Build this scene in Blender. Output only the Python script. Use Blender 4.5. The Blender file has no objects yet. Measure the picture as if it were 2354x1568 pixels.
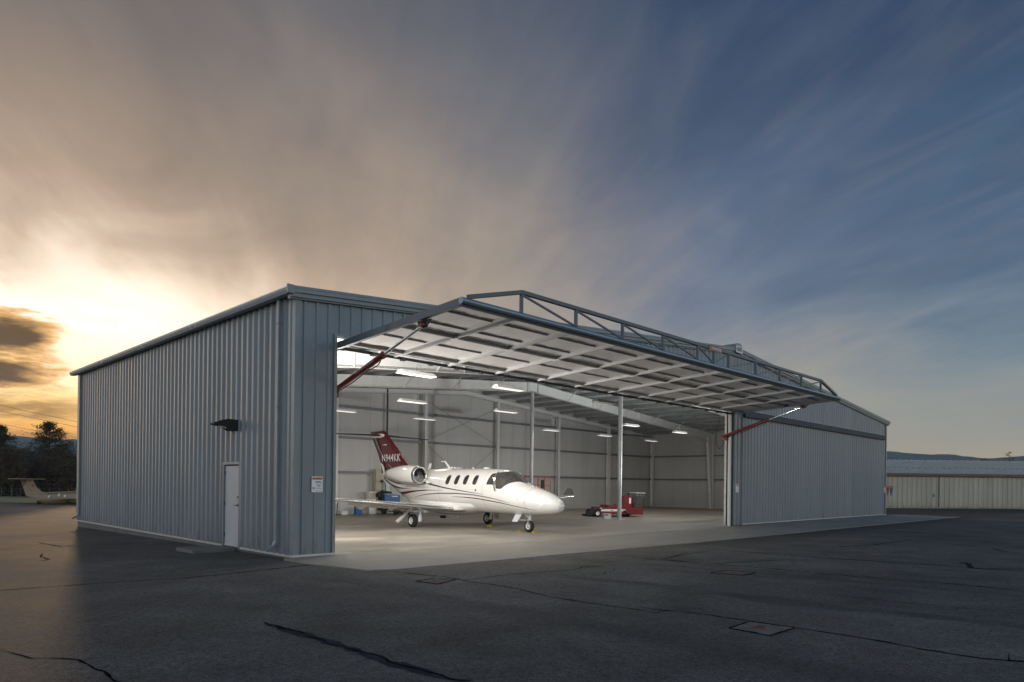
import bpy, math, random
import numpy as np
from mathutils import Vector, Matrix
C = bpy.context.scene
COL = C.collection
R = math.radians
random.seed(7)

# ---------------------------------------------------------------- camera
YAW, ROLL = 0.7807, 0.0125
cam = bpy.data.cameras.new('camera'); camo = bpy.data.objects.new('camera', cam); COL.objects.link(camo)
fw = Vector((math.cos(YAW), math.sin(YAW), 0)); rt = Vector((math.sin(YAW), -math.cos(YAW), 0)); up = Vector((0, 0, 1))
c_, s_ = math.cos(ROLL), math.sin(ROLL)
right = rt*c_ + up*s_; upp = -rt*s_ + up*c_
m = Matrix((right, upp, -fw)).transposed().to_4x4(); m.translation = (-7.637, -14.444, 1.706)
camo.matrix_world = m
cam.sensor_width = 36; cam.lens = 36*1597/2353; cam.shift_y = (1112.4-784)/2353
cam.clip_start = .1; cam.clip_end = 9000
C.camera = camo
C.view_settings.view_transform = 'Standard'; C.view_settings.look = 'None'
C.view_settings.exposure = 0; C.view_settings.gamma = 1

# ---------------------------------------------------------------- node helpers
class N:
    def __init__(s, tree): s.t = tree; s.n = tree.nodes; s.l = tree.links
    def new(s, typ, **kw):
        n = s.n.new(typ)
        for k, v in kw.items(): setattr(n, k, v)
        return n
    def put(s, sock, v):
        if hasattr(v, 'is_output') or isinstance(v, bpy.types.NodeSocket): s.l.new(v, sock)
        else: sock.default_value = v
    def math(s, op, a, b=0., c=None, clamp=False):
        n = s.new('ShaderNodeMath', operation=op, use_clamp=clamp); s.put(n.inputs[0], a); s.put(n.inputs[1], b)
        if c is not None: s.put(n.inputs[2], c)
        return n.outputs[0]
    def rng(s, v, a, b, c=0., d=1., smooth=False):
        n = s.new('ShaderNodeMapRange', interpolation_type='SMOOTHSTEP' if smooth else 'LINEAR')
        s.put(n.inputs[0], v)
        for i, q in enumerate((a, b, c, d)): s.put(n.inputs[i+1], q)
        return n.outputs[0]
    def mix(s, f, a, b, blend='MIX'):
        n = s.new('ShaderNodeMix', data_type='RGBA', blend_type=blend); s.put(n.inputs[0], f)
        s.put(n.inputs[6], a if hasattr(a, 'links') else (*a[:3], 1)); s.put(n.inputs[7], b if hasattr(b, 'links') else (*b[:3], 1))
        return n.outputs[2]
    def noise(s, vec, scale, detail=4, rough=.55, dist=0.):
        n = s.new('ShaderNodeTexNoise'); 
        if vec is not None: s.l.new(vec, n.inputs['Vector'])
        n.inputs['Scale'].default_value = scale; n.inputs['Detail'].default_value = detail
        n.inputs['Roughness'].default_value = rough; n.inputs['Distortion'].default_value = dist
        return n.outputs[0]
    def mapping(s, vec, scale=(1, 1, 1), rot=(0, 0, 0), loc=(0, 0, 0)):
        n = s.new('ShaderNodeMapping'); s.l.new(vec, n.inputs[0]); n.inputs['Scale'].default_value = scale
        n.inputs['Rotation'].default_value = rot; n.inputs['Location'].default_value = loc
        return n.outputs[0]
    def sep(s, v): n = s.new('ShaderNodeSeparateXYZ'); s.l.new(v, n.inputs[0]); return n.outputs
    def comb(s, x, y, z):
        n = s.new('ShaderNodeCombineXYZ')
        for i, q in enumerate((x, y, z)): s.put(n.inputs[i], q)
        return n.outputs[0]
def lin(c): 
    return tuple(((v/255+.055)/1.055)**2.4 if v/255 > .04045 else v/255/12.92 for v in c)

# ---------------------------------------------------------------- world
SUNAZ = 76.63; SUNEL = 5.9
w = bpy.data.worlds.new('World'); C.world = w; w.use_nodes = True
t = N(w.node_tree); w.node_tree.nodes.clear()
out = t.new('ShaderNodeOutputWorld'); bg = t.new('ShaderNodeBackground'); t.l.new(bg.outputs[0], out.inputs[0])
d = t.new('ShaderNodeTexCoord').outputs['Generated']; dx, dy, dz = t.sep(d)
az = t.math('MULTIPLY', t.math('ARCTAN2', dy, dx), 57.29578)
sg = t.math('SUBTRACT', az, SUNAZ)
sg = t.math('SUBTRACT', t.math('MODULO', t.math('ADD', sg, 540.), 360.), 180.)      # signed, -180..180
dl = t.math('ABSOLUTE', sg)
el = t.math('MULTIPLY', t.math('ARCSINE', dz), 57.29578)
# streaky cirrus: noise on a cloud plane, drawn out along one bearing
den = t.math('ADD', t.math('MAXIMUM', dz, 0.), .10)
pl = t.comb(t.math('DIVIDE', dx, den), t.math('DIVIDE', dy, den), 0.)
plr = t.mapping(pl, rot=(0, 0, R(-58)))
n1 = t.noise(t.mapping(plr, scale=(.34, 1.9, 1)), 1.25, 7, .56, .7)
n2 = t.noise(t.mapping(plr, scale=(.5, 1.2, 1), loc=(3.1, 1.7, 0)), .55, 5, .5, .4)
n3 = t.noise(t.mapping(plr, scale=(.8, 2.6, 1), loc=(7.1, 4.7, 0)), 3.2, 8, .6, 1.1)
n4 = t.noise(t.mapping(plr, scale=(.9, 1.3, 1), loc=(1.3, 8.7, 0)), 1.3, 6, .52, .7); c4 = t.math('SUBTRACT', n4, .5); n5 = t.noise(t.mapping(plr, scale=(.6, 1.9, 1), loc=(2.2, .7, 0)), 2.0, 8, .58, 1.6)
c1 = t.math('SUBTRACT', n1, .5); c2 = t.math('SUBTRACT', n2, .5); c3 = t.math('SUBTRACT', n3, .5)
lowfade = t.rng(el, 2., 14.)
elp = t.math('ADD', el, t.math('MULTIPLY', t.math('ADD', t.math('ADD', t.math('MULTIPLY', c1, -6.), t.math('MULTIPLY', c4, -10.)), t.math('MULTIPLY', c2, -4.)), lowfade))
dlp = t.math('ADD', dl, t.math('MULTIPLY', t.math('ADD', t.math('ADD', t.math('MULTIPLY', c1, -13.), t.math('MULTIPLY', c4, -8.)), t.math('MULTIPLY', c2, -8.)), lowfade))
def ramp(stops):
    n = t.new('ShaderNodeValToRGB'); cr = n.color_ramp; cr.interpolation = 'B_SPLINE' if False else 'EASE' if False else 'LINEAR'
    while len(cr.elements) > 1: cr.elements.remove(cr.elements[0])
    first = True
    for e, c in stops:
        p = (e+10)/100
        if first: q = cr.elements[0]; q.position = p; first = False
        else: q = cr.elements.new(p)
        q.color = (*lin(c), 1)
    t.l.new(t.rng(elp, -10., 90.), n.inputs[0]); return n.outputs[0]
rA = ramp([(-5, (200, 120, 50)), (.5, (250, 152, 45)), (2.6, (255, 172, 60)), (4.6, (255, 205, 115)), (7.5, (255, 230, 190)), (11.5, (255, 238, 220)), (14.2, (248, 226, 203)), (17, (218, 192, 168)), (20, (188, 163, 142)), (23, (166, 146, 127)), (26, (148, 131, 117)), (28.5, (130, 118, 109)), (31, (118, 108, 101)), (40, (90, 90, 96)), (60, (62, 74, 98))])
rB = ramp([(-5, (190, 130, 80)), (1, (215, 165, 110)), (5, (232, 195, 150)), (9, (232, 205, 175)), (13.5, (210, 185, 160)), (17, (190, 167, 146)), (21, (168, 150, 133)), (24, (158, 142, 128)), (27, (146, 132, 122)), (30, (134, 124, 117)), (34, (106, 104, 106)), (42, (84, 88, 98)), (60, (58, 72, 98))])
rC = ramp([(-5, (140, 120, 100)), (3, (190, 170, 145)), (10, (180, 166, 150)), (14.3, (172, 158, 143)), (18, (160, 148, 137)), (21, (148, 138, 132)), (24, (130, 126, 126)), (27, (112, 113, 120)), (30, (96, 102, 115)), (33, (80, 90, 107)), (36, (70, 82, 102)), (60, (50, 66, 95))])
rD = ramp([(-5, (130, 120, 105)), (2, (175, 165, 140)), (6, (168, 162, 148)), (9.3, (152, 150, 147)), (12, (130, 138, 147)), (15, (108, 122, 143)), (18, (93, 110, 138)), (21, (82, 102, 131)), (24, (74, 94, 125)), (27, (66, 87, 117)), (31, (58, 78, 108)), (36, (50, 70, 100)), (60, (42, 60, 92))])
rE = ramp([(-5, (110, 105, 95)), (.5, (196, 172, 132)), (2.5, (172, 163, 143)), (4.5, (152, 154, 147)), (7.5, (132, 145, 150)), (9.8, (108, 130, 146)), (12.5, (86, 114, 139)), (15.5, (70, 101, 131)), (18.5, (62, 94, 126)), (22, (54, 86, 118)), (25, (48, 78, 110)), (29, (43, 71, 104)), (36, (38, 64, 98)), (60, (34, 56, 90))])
k = t.mix(t.rng(dlp, 2., 17., smooth=True), rA, rB); k = t.mix(t.rng(dlp, 15., 33., smooth=True), k, rC)
k = t.mix(t.rng(dlp, 31., 50., smooth=True), k, rD); k = t.mix(t.rng(dlp, 47., 68., smooth=True), k, rE)
# wisps
wv = t.math('ADD', 1., t.math('MULTIPLY', t.math('ADD', t.math('MULTIPLY', c3, .20), t.math('MULTIPLY', c4, .24)), t.rng(el, 3., 15.)))
vm = t.new('ShaderNodeVectorMath', operation='SCALE'); t.l.new(k, vm.inputs[0]); t.l.new(wv, vm.inputs['Scale']); k = vm.outputs[0]
k = t.mix(t.math('MULTIPLY', t.math('MULTIPLY', t.rng(n5, .38, .80, 0., .12, smooth=True), t.rng(el, 2., 12.)), t.rng(dl, 20., 50., .3, 1.)), k, lin((168, 162, 160)))
k = t.mix(t.math('MULTIPLY', t.rng(el, 36., 12.), t.rng(dl, 22., 42., 0., .13)), k, lin((168, 162, 158)))
k = t.mix(t.math('MULTIPLY', t.rng(el, 15., 28.), t.rng(dl, 45., 15., 0., .28)), k, lin((128, 122, 124)))
# low dark banks beside the sun
aev = t.comb(t.math('MULTIPLY', sg, .22), el, 0.)
nb = t.math('SUBTRACT', t.noise(aev, .62, 6, .6, .3), .5)
nb2 = t.math('SUBTRACT', t.noise(t.mapping(aev, loc=(4, 9, 2)), 1.5, 5, .6, .2), .5)
def bank(e0, hw, tip, strength, soft):
    e = t.math('DIVIDE', t.math('ABSOLUTE', t.math('SUBTRACT', t.math('ADD', el, t.math('MULTIPLY', nb2, 2.6)), e0)), hw)
    a = t.rng(t.math('ADD', sg, t.math('MULTIPLY', nb, 6.)), tip-soft, tip+soft*1.6)
    v = t.math('MULTIPLY', t.rng(e, 1.15, .2), a, clamp=True)
    v = t.math('MULTIPLY', v, t.rng(nb, -.32, .12, .55, 1.))
    return t.math('MULTIPLY', v, t.rng(sg, 40., 14., 0., strength), clamp=True)
mk = t.math('MAXIMUM', bank(9.4, 1.75, 1.3, 1., 1.1), bank(6.95, 1.15, 1.6, 1., 1.1))
mk2 = t.math('MAXIMUM', bank(4.7, 1.0, -.4, .85, 1.6), bank(2.9, .65, -1.5, .7, 2.))
k = t.mix(mk2, k, lin((168, 120, 68))); k = t.mix(t.rng(mk, .03, .38, smooth=True), k, lin((222, 172, 108))); k = t.mix(t.rng(mk, .22, .85, smooth=True), k, lin((108, 84, 58)))
# gl: real brightness of the veiled sun's surroundings (beyond what a print can show)
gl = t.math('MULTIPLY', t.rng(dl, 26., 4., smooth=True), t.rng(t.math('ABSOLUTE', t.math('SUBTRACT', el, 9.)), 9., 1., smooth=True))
off = t.math('MULTIPLY', t.rng(sg, 6., 26., smooth=True), t.rng(el, 45., 15.))  # added glow in the unseen sky at left, lights the side wall ribs
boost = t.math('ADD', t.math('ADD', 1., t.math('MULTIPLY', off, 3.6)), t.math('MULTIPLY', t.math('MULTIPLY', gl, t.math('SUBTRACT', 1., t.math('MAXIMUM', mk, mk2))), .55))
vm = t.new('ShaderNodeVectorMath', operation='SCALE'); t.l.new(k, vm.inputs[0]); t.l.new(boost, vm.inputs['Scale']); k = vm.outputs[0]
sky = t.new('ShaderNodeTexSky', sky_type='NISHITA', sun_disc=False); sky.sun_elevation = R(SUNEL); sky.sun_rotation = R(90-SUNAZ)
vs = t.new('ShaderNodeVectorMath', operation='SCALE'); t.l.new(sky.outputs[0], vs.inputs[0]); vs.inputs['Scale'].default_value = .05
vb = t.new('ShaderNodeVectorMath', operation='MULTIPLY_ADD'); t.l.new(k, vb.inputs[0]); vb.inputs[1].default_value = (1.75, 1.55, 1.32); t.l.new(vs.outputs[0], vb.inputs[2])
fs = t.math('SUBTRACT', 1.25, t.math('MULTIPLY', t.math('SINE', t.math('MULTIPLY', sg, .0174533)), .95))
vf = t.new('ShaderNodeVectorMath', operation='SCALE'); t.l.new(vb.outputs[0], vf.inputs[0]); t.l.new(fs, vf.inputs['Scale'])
k = t.mix(t.rng(dl, 72., 125., smooth=True), k, vf.outputs[0])       # sky behind the camera, brightened and dimmed by bearing to light the walls
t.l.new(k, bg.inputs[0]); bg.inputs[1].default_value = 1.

# ---------------------------------------------------------------- sun
sl = bpy.data.lights.new('sun', 'SUN'); sl.energy = 1.25; sl.angle = R(1.5); sl.color = (1, .66, .36)
so = bpy.data.objects.new('sun', sl); COL.objects.link(so)
sd = Vector((math.cos(R(SUNAZ))*math.cos(R(SUNEL)), math.sin(R(SUNAZ))*math.cos(R(SUNEL)), math.sin(R(SUNEL))))
so.rotation_euler = sd.to_track_quat('Z', 'Y').to_euler(); so.location = (0, 30, 30)

# ---------------------------------------------------------------- materials
M = {}
def mat(name, col, rough=.6, metal=0., var=.0, vscale=3., bump=0., bscale=40., spec=.5, coat=0., emit=None, es=0.):
    if name in M: return M[name]
    mt = bpy.data.materials.new(name); mt.use_nodes = True; n = N(mt.node_tree); b = mt.node_tree.nodes['Principled BSDF']
    b.inputs['Roughness'].default_value = rough; b.inputs['Metallic'].default_value = metal; b.inputs['Specular IOR Level'].default_value = spec
    if coat: b.inputs['Coat Weight'].default_value = coat; b.inputs['Coat Roughness'].default_value = .06
    tc = n.new('ShaderNodeTexCoord').outputs['Object']
    f = n.noise(tc, vscale, 5)
    v = var if var else .04
    cc = n.mix(n.rng(f, .3, .7), [q*(1-v) for q in col], [min(q*(1+v), 1) for q in col])
    n.l.new(cc, b.inputs['Base Color'])
    if bump:
        bn = n.new('ShaderNodeBump'); bn.inputs['Strength'].default_value = bump; bn.inputs['Distance'].default_value = .01
        n.l.new(n.noise(tc, bscale, 4), bn.inputs['Height']); n.l.new(bn.outputs[0], b.inputs['Normal'])
    if emit: b.inputs['Emission Color'].default_value = (*emit, 1); b.inputs['Emission Strength'].default_value = es
    M[name] = mt; return mt
def siding(name, col, rough=.42):
    mt = bpy.data.materials.new(name); mt.use_nodes = True; n = N(mt.node_tree); b = mt.node_tree.nodes['Principled BSDF']
    tc = n.new('ShaderNodeTexCoord').outputs['Object']
    f = n.noise(n.mapping(tc, scale=(1, 1, .12)), 2.2, 6); g = n.noise(tc, 9., 4)
    x, y, z = n.sep(tc)
    pan = n.math('FLOOR', n.math('DIVIDE', n.math('ADD', x, y), .915))
    wn = n.new('ShaderNodeTexWhiteNoise', noise_dimensions='1D'); n.l.new(pan, wn.inputs['W'])
    v = n.math('ADD', n.math('ADD', n.math('MULTIPLY', f, .22), n.math('MULTIPLY', g, .07)), n.math('MULTIPLY', wn.outputs[0], .06))
    cc = n.mix(n.rng(v, .10, .25), [q*.80 for q in col], [q*1.14 for q in col])
    # dirt splashed on the lowest metre
    dirt = n.math('MULTIPLY', n.rng(z, .75, .0), n.rng(n.noise(n.mapping(tc, scale=(1, 1, .4)), 6., 5), .42, .75), clamp=True)
    cc = n.mix(n.math('MULTIPLY', dirt, .45), cc, (.075, .07, .06)); n.l.new(cc, b.inputs['Base Color'])
    n.l.new(n.rng(f, .3, .7, rough-.06, rough+.1), b.inputs['Roughness'])
    bn = n.new('ShaderNodeBump'); bn.inputs['Strength'].default_value = .25; bn.inputs['Distance'].default_value = .02
    n.l.new(n.noise(n.mapping(tc, scale=(1, 1, .35)), 1.6, 3), bn.inputs['Height']); n.l.new(bn.outputs[0], b.inputs['Normal'])
    M[name] = mt; return mt
siding('siding', (.200, .238, .272), .34); siding('siding_door', (.190, .228, .260), .34); siding('far_siding', (.50, .455, .37), .6)
mat('trim', (.21, .245, .27), .38, var=.08); mat('gutter_steel', (.42, .43, .43), .4, var=.06); mat('fabric_dark', (.055, .075, .092), .75, var=.15, bump=.5, bscale=3); mat('trim_dark', (.10, .118, .135), .45, var=.1); mat('galv', (.52, .54, .55), .38, .4, var=.12); mat('girt_steel', (.20, .215, .22), .5, .2, var=.1); mat('purlin_steel', (.40, .43, .44), .3, .6, var=.15)
mat('white_steel', (.72, .73, .72), .45, var=.04); mat('door_steel', (.46, .465, .47), .45, var=.05); mat('grey_steel', (.42, .44, .45), .42, .3, var=.08); mat('dark_steel', (.035, .045, .055), .4, .2, var=.1)
mat('black', (.018, .018, .019), .6); mat('rubber', (.018, .018, .018), .8, bump=.3); mat('red_paint', (.16, .007, .009), .35, var=.15, coat=.2)
mat('chrome', (.62, .63, .64), .12, 1.); mat('door_white', (.46, .49, .52), .45, var=.05)
mat('sign_white', (.78, .80, .82), .45); mat('sign_orange', (.70, .20, .04), .5); mat('ink', (.05, .06, .08), .6)
mat('lens', (.9, .9, .88), .4, emit=(1, .94, .84), es=.9); mat('lens_dim', (.8, .78, .7), .4)
mat('jet_white', (.80, .80, .79), .16, var=.015, coat=.6); mat('maroon', (.105, .007, .014), .16, var=.08, coat=.6); mat('jet_grey', (.20, .19, .19), .2)
mat('jet_glass', (.055, .050, .048), .05, var=.35, vscale=5., bump=.08, bscale=5, coat=1.); mat('jet_black', (.012, .012, .013), .5); mat('gear_paint', (.62, .66, .70), .3, var=.06)
mat('lip', (.78, .78, .78), .14, 1.); mat('yellow', (.34, .28, .03), .6); mat('blue_plastic', (.01, .12, .36), .4); mat('orange', (.55, .12, .03), .5, var=.1)
mat('beige', (.50, .46, .38), .55, var=.05); mat('concrete', (.30, .295, .28), .8, var=.2, vscale=2., bump=.4, bscale=30); mat('drain_concrete', (.125, .112, .09), .9, var=.3, vscale=5., bump=.5, bscale=30); mat('drain_brown', (.085, .062, .05), .9, var=.3, vscale=5.); mat('concrete_dark', (.15, .145, .145), .85, var=.2, vscale=2., bump=.4, bscale=30); mat('rust', (.22, .075, .025), .85, var=.5, vscale=9., bump=.5)
mat('camo_sand', (.34, .25, .16), .6, var=.06, vscale=2.); mat('camo_brown', (.17, .11, .07), .6, var=.1); mat('pink', (.42, .10, .26), .5); mat('wood', (.16, .10, .06), .7, var=.3)
mat('roof_far', (.46, .47, .44), .75, 0., var=.1, vscale=1.); mat('pipe_blue', (.20, .255, .31), .16, .35, var=.05)
mat('bark', (.055, .04, .028), .9, var=.3, bump=.5); mat('needle', (.032, .036, .014), .8, var=.5, vscale=.6); mat('leaf_bare', (.060, .042, .026), .85, var=.4, vscale=.5); mat('twig', (.05, .036, .026), .9)
mat('cloth_red', (.5, .06, .04), .8); mat('cloth_blue', (.05, .13, .32), .8)

def liner(name, col, rough, ax, wr):
    mt = bpy.data.materials.new(name); mt.use_nodes = True; n = N(mt.node_tree); b = mt.node_tree.nodes['Principled BSDF']
    tc = n.new('ShaderNodeTexCoord').outputs['Object']; x, y, z = n.sep(tc); a = (x, y, z)[ax]
    fr = n.math('FRACT', n.math('DIVIDE', a, 1.83)); seam = n.rng(n.math('ABSOLUTE', n.math('SUBTRACT', fr, .5)), .005, .009)
    v = n.noise(n.mapping(tc, scale=(1, 1, .3)), 1.3, 5)
    cc = n.mix(n.rng(v, .3, .7), [q*.93 for q in col], [q*1.03 for q in col]); cc = n.mix(seam, [q*.68 for q in col], cc); n.l.new(cc, b.inputs['Base Color'])
    b.inputs['Roughness'].default_value = rough
    bn = n.new('ShaderNodeBump'); bn.inputs['Strength'].default_value = wr; bn.inputs['Distance'].default_value = .05
    sc = [2.6, 2.6, .35] if ax != 1 else [2.6, .5, .5]
    if name == 'liner_door': sc = [5., 1.3, 1.]
    h = n.math('ADD', n.noise(n.mapping(tc, scale=sc), 1.5, 4, .6, .6), n.math('MULTIPLY', n.math('ABSOLUTE', n.math('SUBTRACT', fr, .5)), -.0))
    n.l.new(h, bn.inputs['Height']); n.l.new(bn.outputs[0], b.inputs['Normal']); M[name] = mt
liner('liner_wall', (.57, .57, .56), .5, 0, .25); liner('liner_side', (.57, .57, .56), .5, 1, .25); liner('liner_roof', (.66, .66, .65), .45, 1, .3); liner('liner_door', (.68, .67, .66), .3, 0, .55)

def ground_mat():
    mt = bpy.data.materials.new('asphalt'); mt.use_nodes = True; n = N(mt.node_tree); b = mt.node_tree.nodes['Principled BSDF']
    tc = n.new('ShaderNodeTexCoord').outputs['Object']; x, y, z = n.sep(tc)
    big = n.noise(tc, .16, 6, .6, .5); mid = n.noise(n.mapping(tc, scale=(1, 1, 1)), .9, 5, .6); fine = n.noise(tc, 46., 3, .7); fine2 = n.noise(tc, 150., 2, .6)
    v = n.math('ADD', n.math('MULTIPLY', big, .55), n.math('MULTIPLY', mid, .45))
    cc = n.mix(n.rng(v, .36, .64), (.068, .063, .055), (.156, .145, .128))
    mid2 = n.noise(tc, 14., 4, .7); gr = n.math('ADD', n.math('ADD', n.math('MULTIPLY', fine, .5), n.math('MULTIPLY', fine2, .25)), n.math('MULTIPLY', mid2, .25))
    vm = n.new('ShaderNodeVectorMath', operation='SCALE'); n.l.new(cc, vm.inputs[0]); n.l.new(n.rng(gr, .38, .62, .30, 1.75), vm.inputs['Scale']); cc = vm.outputs[0]
    # pale stones in the wearing course
    vo = n.new('ShaderNodeTexVoronoi'); n.l.new(tc, vo.inputs['Vector']); vo.inputs['Scale'].default_value = 26.
    st = n.math('LESS_THAN', vo.outputs['Distance'], .16); ws = n.sep(vo.outputs['Color'])[0]
    cc = n.mix(n.math('MULTIPLY', n.math('MULTIPLY', st, n.math('GREATER_THAN', ws, .86)), .6), cc, (.30, .28, .25))
    # long dark bands with wavering edges, running mostly along y
    def stripe(x0, hw, k_, ya, yb, s):
        xx = n.math('ADD', n.math('SUBTRACT', x, x0), n.math('MULTIPLY', n.math('SUBTRACT', n.noise(tc, .5, 3), .5), 1.2)); xx = n.math('SUBTRACT', xx, n.math('MULTIPLY', y, k_))
        e = n.rng(n.math('ABSOLUTE', xx), hw, hw*.25, smooth=True)
        lim = n.math('MULTIPLY', n.rng(y, yb+1.5, yb), n.rng(y, ya-1.5, ya))
        return n.math('MULTIPLY', n.math('MULTIPLY', e, lim), s)
    sts = n.math('MAXIMUM', stripe(2.0, .35, -.10, -16, -6.5, .55), stripe(-1.2, .5, -.05, -14, -3.5, .40))
    sts = n.math('MAXIMUM', sts, stripe(4.6, .3, -.16, -16, -6, .35))
    cc = n.mix(n.math('MULTIPLY', sts, n.rng(mid, .35, .6)), cc, (.022, .022, .024))
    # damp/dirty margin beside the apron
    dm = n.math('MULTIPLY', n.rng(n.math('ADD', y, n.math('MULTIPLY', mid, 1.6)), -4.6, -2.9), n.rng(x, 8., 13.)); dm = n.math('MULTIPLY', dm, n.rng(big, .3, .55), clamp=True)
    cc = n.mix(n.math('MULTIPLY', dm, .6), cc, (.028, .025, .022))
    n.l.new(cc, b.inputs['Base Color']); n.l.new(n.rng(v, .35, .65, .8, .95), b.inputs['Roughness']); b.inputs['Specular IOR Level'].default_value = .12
    bn = n.new('ShaderNodeBump'); bn.inputs['Strength'].default_value = .5; bn.inputs['Distance'].default_value = .006
    n.l.new(gr, bn.inputs['Height']); n.l.new(bn.outputs[0], b.inputs['Normal']); M['asphalt'] = mt
ground_mat(); mat('tar', (.012, .012, .013), .95, var=.3, vscale=8, spec=.0); mat('tar_old', (.052, .052, .053), .97, var=.3, vscale=6, spec=.0)
def floor_mat(name, c0, c1, rough):
    mt = bpy.data.materials.new(name); mt.use_nodes = True; n = N(mt.node_tree); b = mt.node_tree.nodes['Principled BSDF']
    tc = n.new('ShaderNodeTexCoord').outputs['Object']; x, y, z = n.sep(tc)
    big = n.noise(n.mapping(tc, scale=(.7, 1.2, 1)), .7, 7, .65, .8); fine = n.noise(tc, 9., 5, .6)
    v = n.math('ADD', n.math('MULTIPLY', big, .7), n.math('MULTIPLY', fine, .3)); cc = n.mix(n.rng(v, .34, .64), c0, c1)
    jx = n.math('ABSOLUTE', n.math('SUBTRACT', n.math('FRACT', n.math('DIVIDE', n.math('ADD', x, .6), 4.4)), .5)); jy = n.math('ABSOLUTE', n.math('SUBTRACT', n.math('FRACT', n.math('DIVIDE', n.math('ADD', y, 1.2), 4.4)), .5))
    j = n.math('LESS_THAN', n.math('MINIMUM', n.math('SUBTRACT', .5, jx), n.math('SUBTRACT', .5, jy)), .0022)
    cc = n.mix(n.math('MULTIPLY', j, .55), cc, (.07, .065, .06)); n.l.new(cc, b.inputs['Base Color'])
    n.l.new(n.rng(v, .35, .65, rough-.1, rough+.12), b.inputs['Roughness'])
    bn = n.new('ShaderNodeBump'); bn.inputs['Strength'].default_value = .2; bn.inputs['Distance'].default_value = .004; n.l.new(fine, bn.inputs['Height']); n.l.new(bn.outputs[0], b.inputs['Normal'])
    M[name] = mt
floor_mat('floor', (.155, .138, .115), (.345, .312, .265), .42); floor_mat('apron', (.165, .150, .128), (.285, .262, .228), .7)
mat('grass', (.30, .26, .09), .9, var=.35, vscale=.15); mat('grass_far', (.07, .07, .03), .9, var=.35, vscale=.02); mat('hill', (.048, .082, .098), .95, var=.5, vscale=.012); mat('road_pale', (.28, .26, .24), .8)  # hill: blue of distance haze is put into its base colour

# ---------------------------------------------------------------- mesh builder
class MB:
    def __init__(s): s.v = []; s.f = []; s.mi = []; s.sm = []
    def add(s, vs, fs, mi=0, smooth=False):
        o = len(s.v); s.v += [tuple(p) for p in vs]
        for f in fs: s.f.append([i+o for i in f]); s.mi.append(mi); s.sm.append(smooth)
        return s
    def box(s, x0, x1, y0, y1, z0, z1, mi=0):
        v = [(x, y, z) for x in (x0, x1) for y in (y0, y1) for z in (z0, z1)]
        return s.add(v, [(0, 1, 3, 2), (4, 6, 7, 5), (0, 4, 5, 1), (2, 3, 7, 6), (0, 2, 6, 4), (1, 5, 7, 3)], mi)
    def bar(s, p, q, wd, ht, mi=0, upv=(0, 0, 1)):
        p, q = Vector(p), Vector(q); a = (q-p).normalized(); u = Vector(upv)
        if abs(a.dot(u)) > .98: u = Vector((0, 1, 0))
        r = a.cross(u).normalized(); u = r.cross(a)
        v = [e + r*sx*wd/2 + u*sz*ht/2 for e in (p, q) for sx in (-1, 1) for sz in (-1, 1)]
        return s.add(v, [(0, 1, 3, 2), (4, 6, 7, 5), (0, 4, 5, 1), (2, 3, 7, 6), (0, 2, 6, 4), (1, 5, 7, 3)], mi)
    def tube(s, pts, r, n=10, mi=0, caps=True):
        pts = [Vector(p) for p in pts]; rs = r if isinstance(r, (list, tuple)) else [r]*len(pts); vs = []
        prev = None
        for i, p in enumerate(pts):
            a = (pts[min(i+1, len(pts)-1)]-pts[max(i-1, 0)]).normalized()
            u = prev if prev is not None else (Vector((0, 0, 1)) if abs(a.z) < .9 else Vector((1, 0, 0)))
            rr = a.cross(u).normalized(); uu = rr.cross(a); prev = uu
            vs += [p + rr*math.cos(2*math.pi*j/n)*rs[i] + uu*math.sin(2*math.pi*j/n)*rs[i] for j in range(n)]
        fs = [(i*n+j, i*n+(j+1) % n, (i+1)*n+(j+1) % n, (i+1)*n+j) for i in range(len(pts)-1) for j in range(n)]
        s.add(vs, fs, mi, True)
        if caps: s.add(vs[:n], [tuple(range(n))], mi); s.add(vs[-n:], [tuple(reversed(range(n)))], mi)
        return s
    def ring(s, c, ax, prof, n=24, mi=0, e1=None):      # lathe: prof [(along, radius)]
        c = Vector(c); ax = Vector(ax).normalized(); u = Vector((0, 0, 1)) if abs(ax.z) < .9 else Vector((1, 0, 0)); r = ax.cross(u).normalized(); u = r.cross(ax)
        vs = [c+ax*a+(r*math.cos(2*math.pi*j/n)+u*math.sin(2*math.pi*j/n))*q for a, q in prof for j in range(n)]
        fs = [(i*n+j, i*n+(j+1) % n, (i+1)*n+(j+1) % n, (i+1)*n+j) for i in range(len(prof)-1) for j in range(n)]
        return s.add(vs, fs, mi, True)
    def prism(s, poly, vec, mi=0):
        n = len(poly); vec = Vector(vec); v = [Vector(p) for p in poly]; v += [p+vec for p in v]
        return s.add(v, [tuple(range(n)), tuple(reversed(range(n, 2*n)))]+[(i, (i+1) % n, n+(i+1) % n, n+i) for i in range(n)], mi)
    def build(s, name, mats, parent=None, loc=None):
        me = bpy.data.meshes.new(name); me.from_pydata(s.v, [], s.f)
        for q in ([mats] if isinstance(mats, str) else mats): me.materials.append(M[q])
        me.polygons.foreach_set('material_index', s.mi); me.polygons.foreach_set('use_smooth', s.sm); me.update()
        o = bpy.data.objects.new(name, me); COL.objects.link(o)
        if parent: o.parent = parent
        if loc: o.location = loc
        return o
def fixn(o):
    import bmesh
    b = bmesh.new(); b.from_mesh(o.data); bmesh.ops.remove_doubles(b, verts=b.verts, dist=1e-5); bmesh.ops.recalc_face_normals(b, faces=b.faces); b.to_mesh(o.data); b.free(); return o
def bevel(o, wd=.01, seg=2):
    md = o.modifiers.new('bevel', 'BEVEL'); md.width = wd; md.segments = seg; md.limit_method = 'ANGLE'; return o
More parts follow.
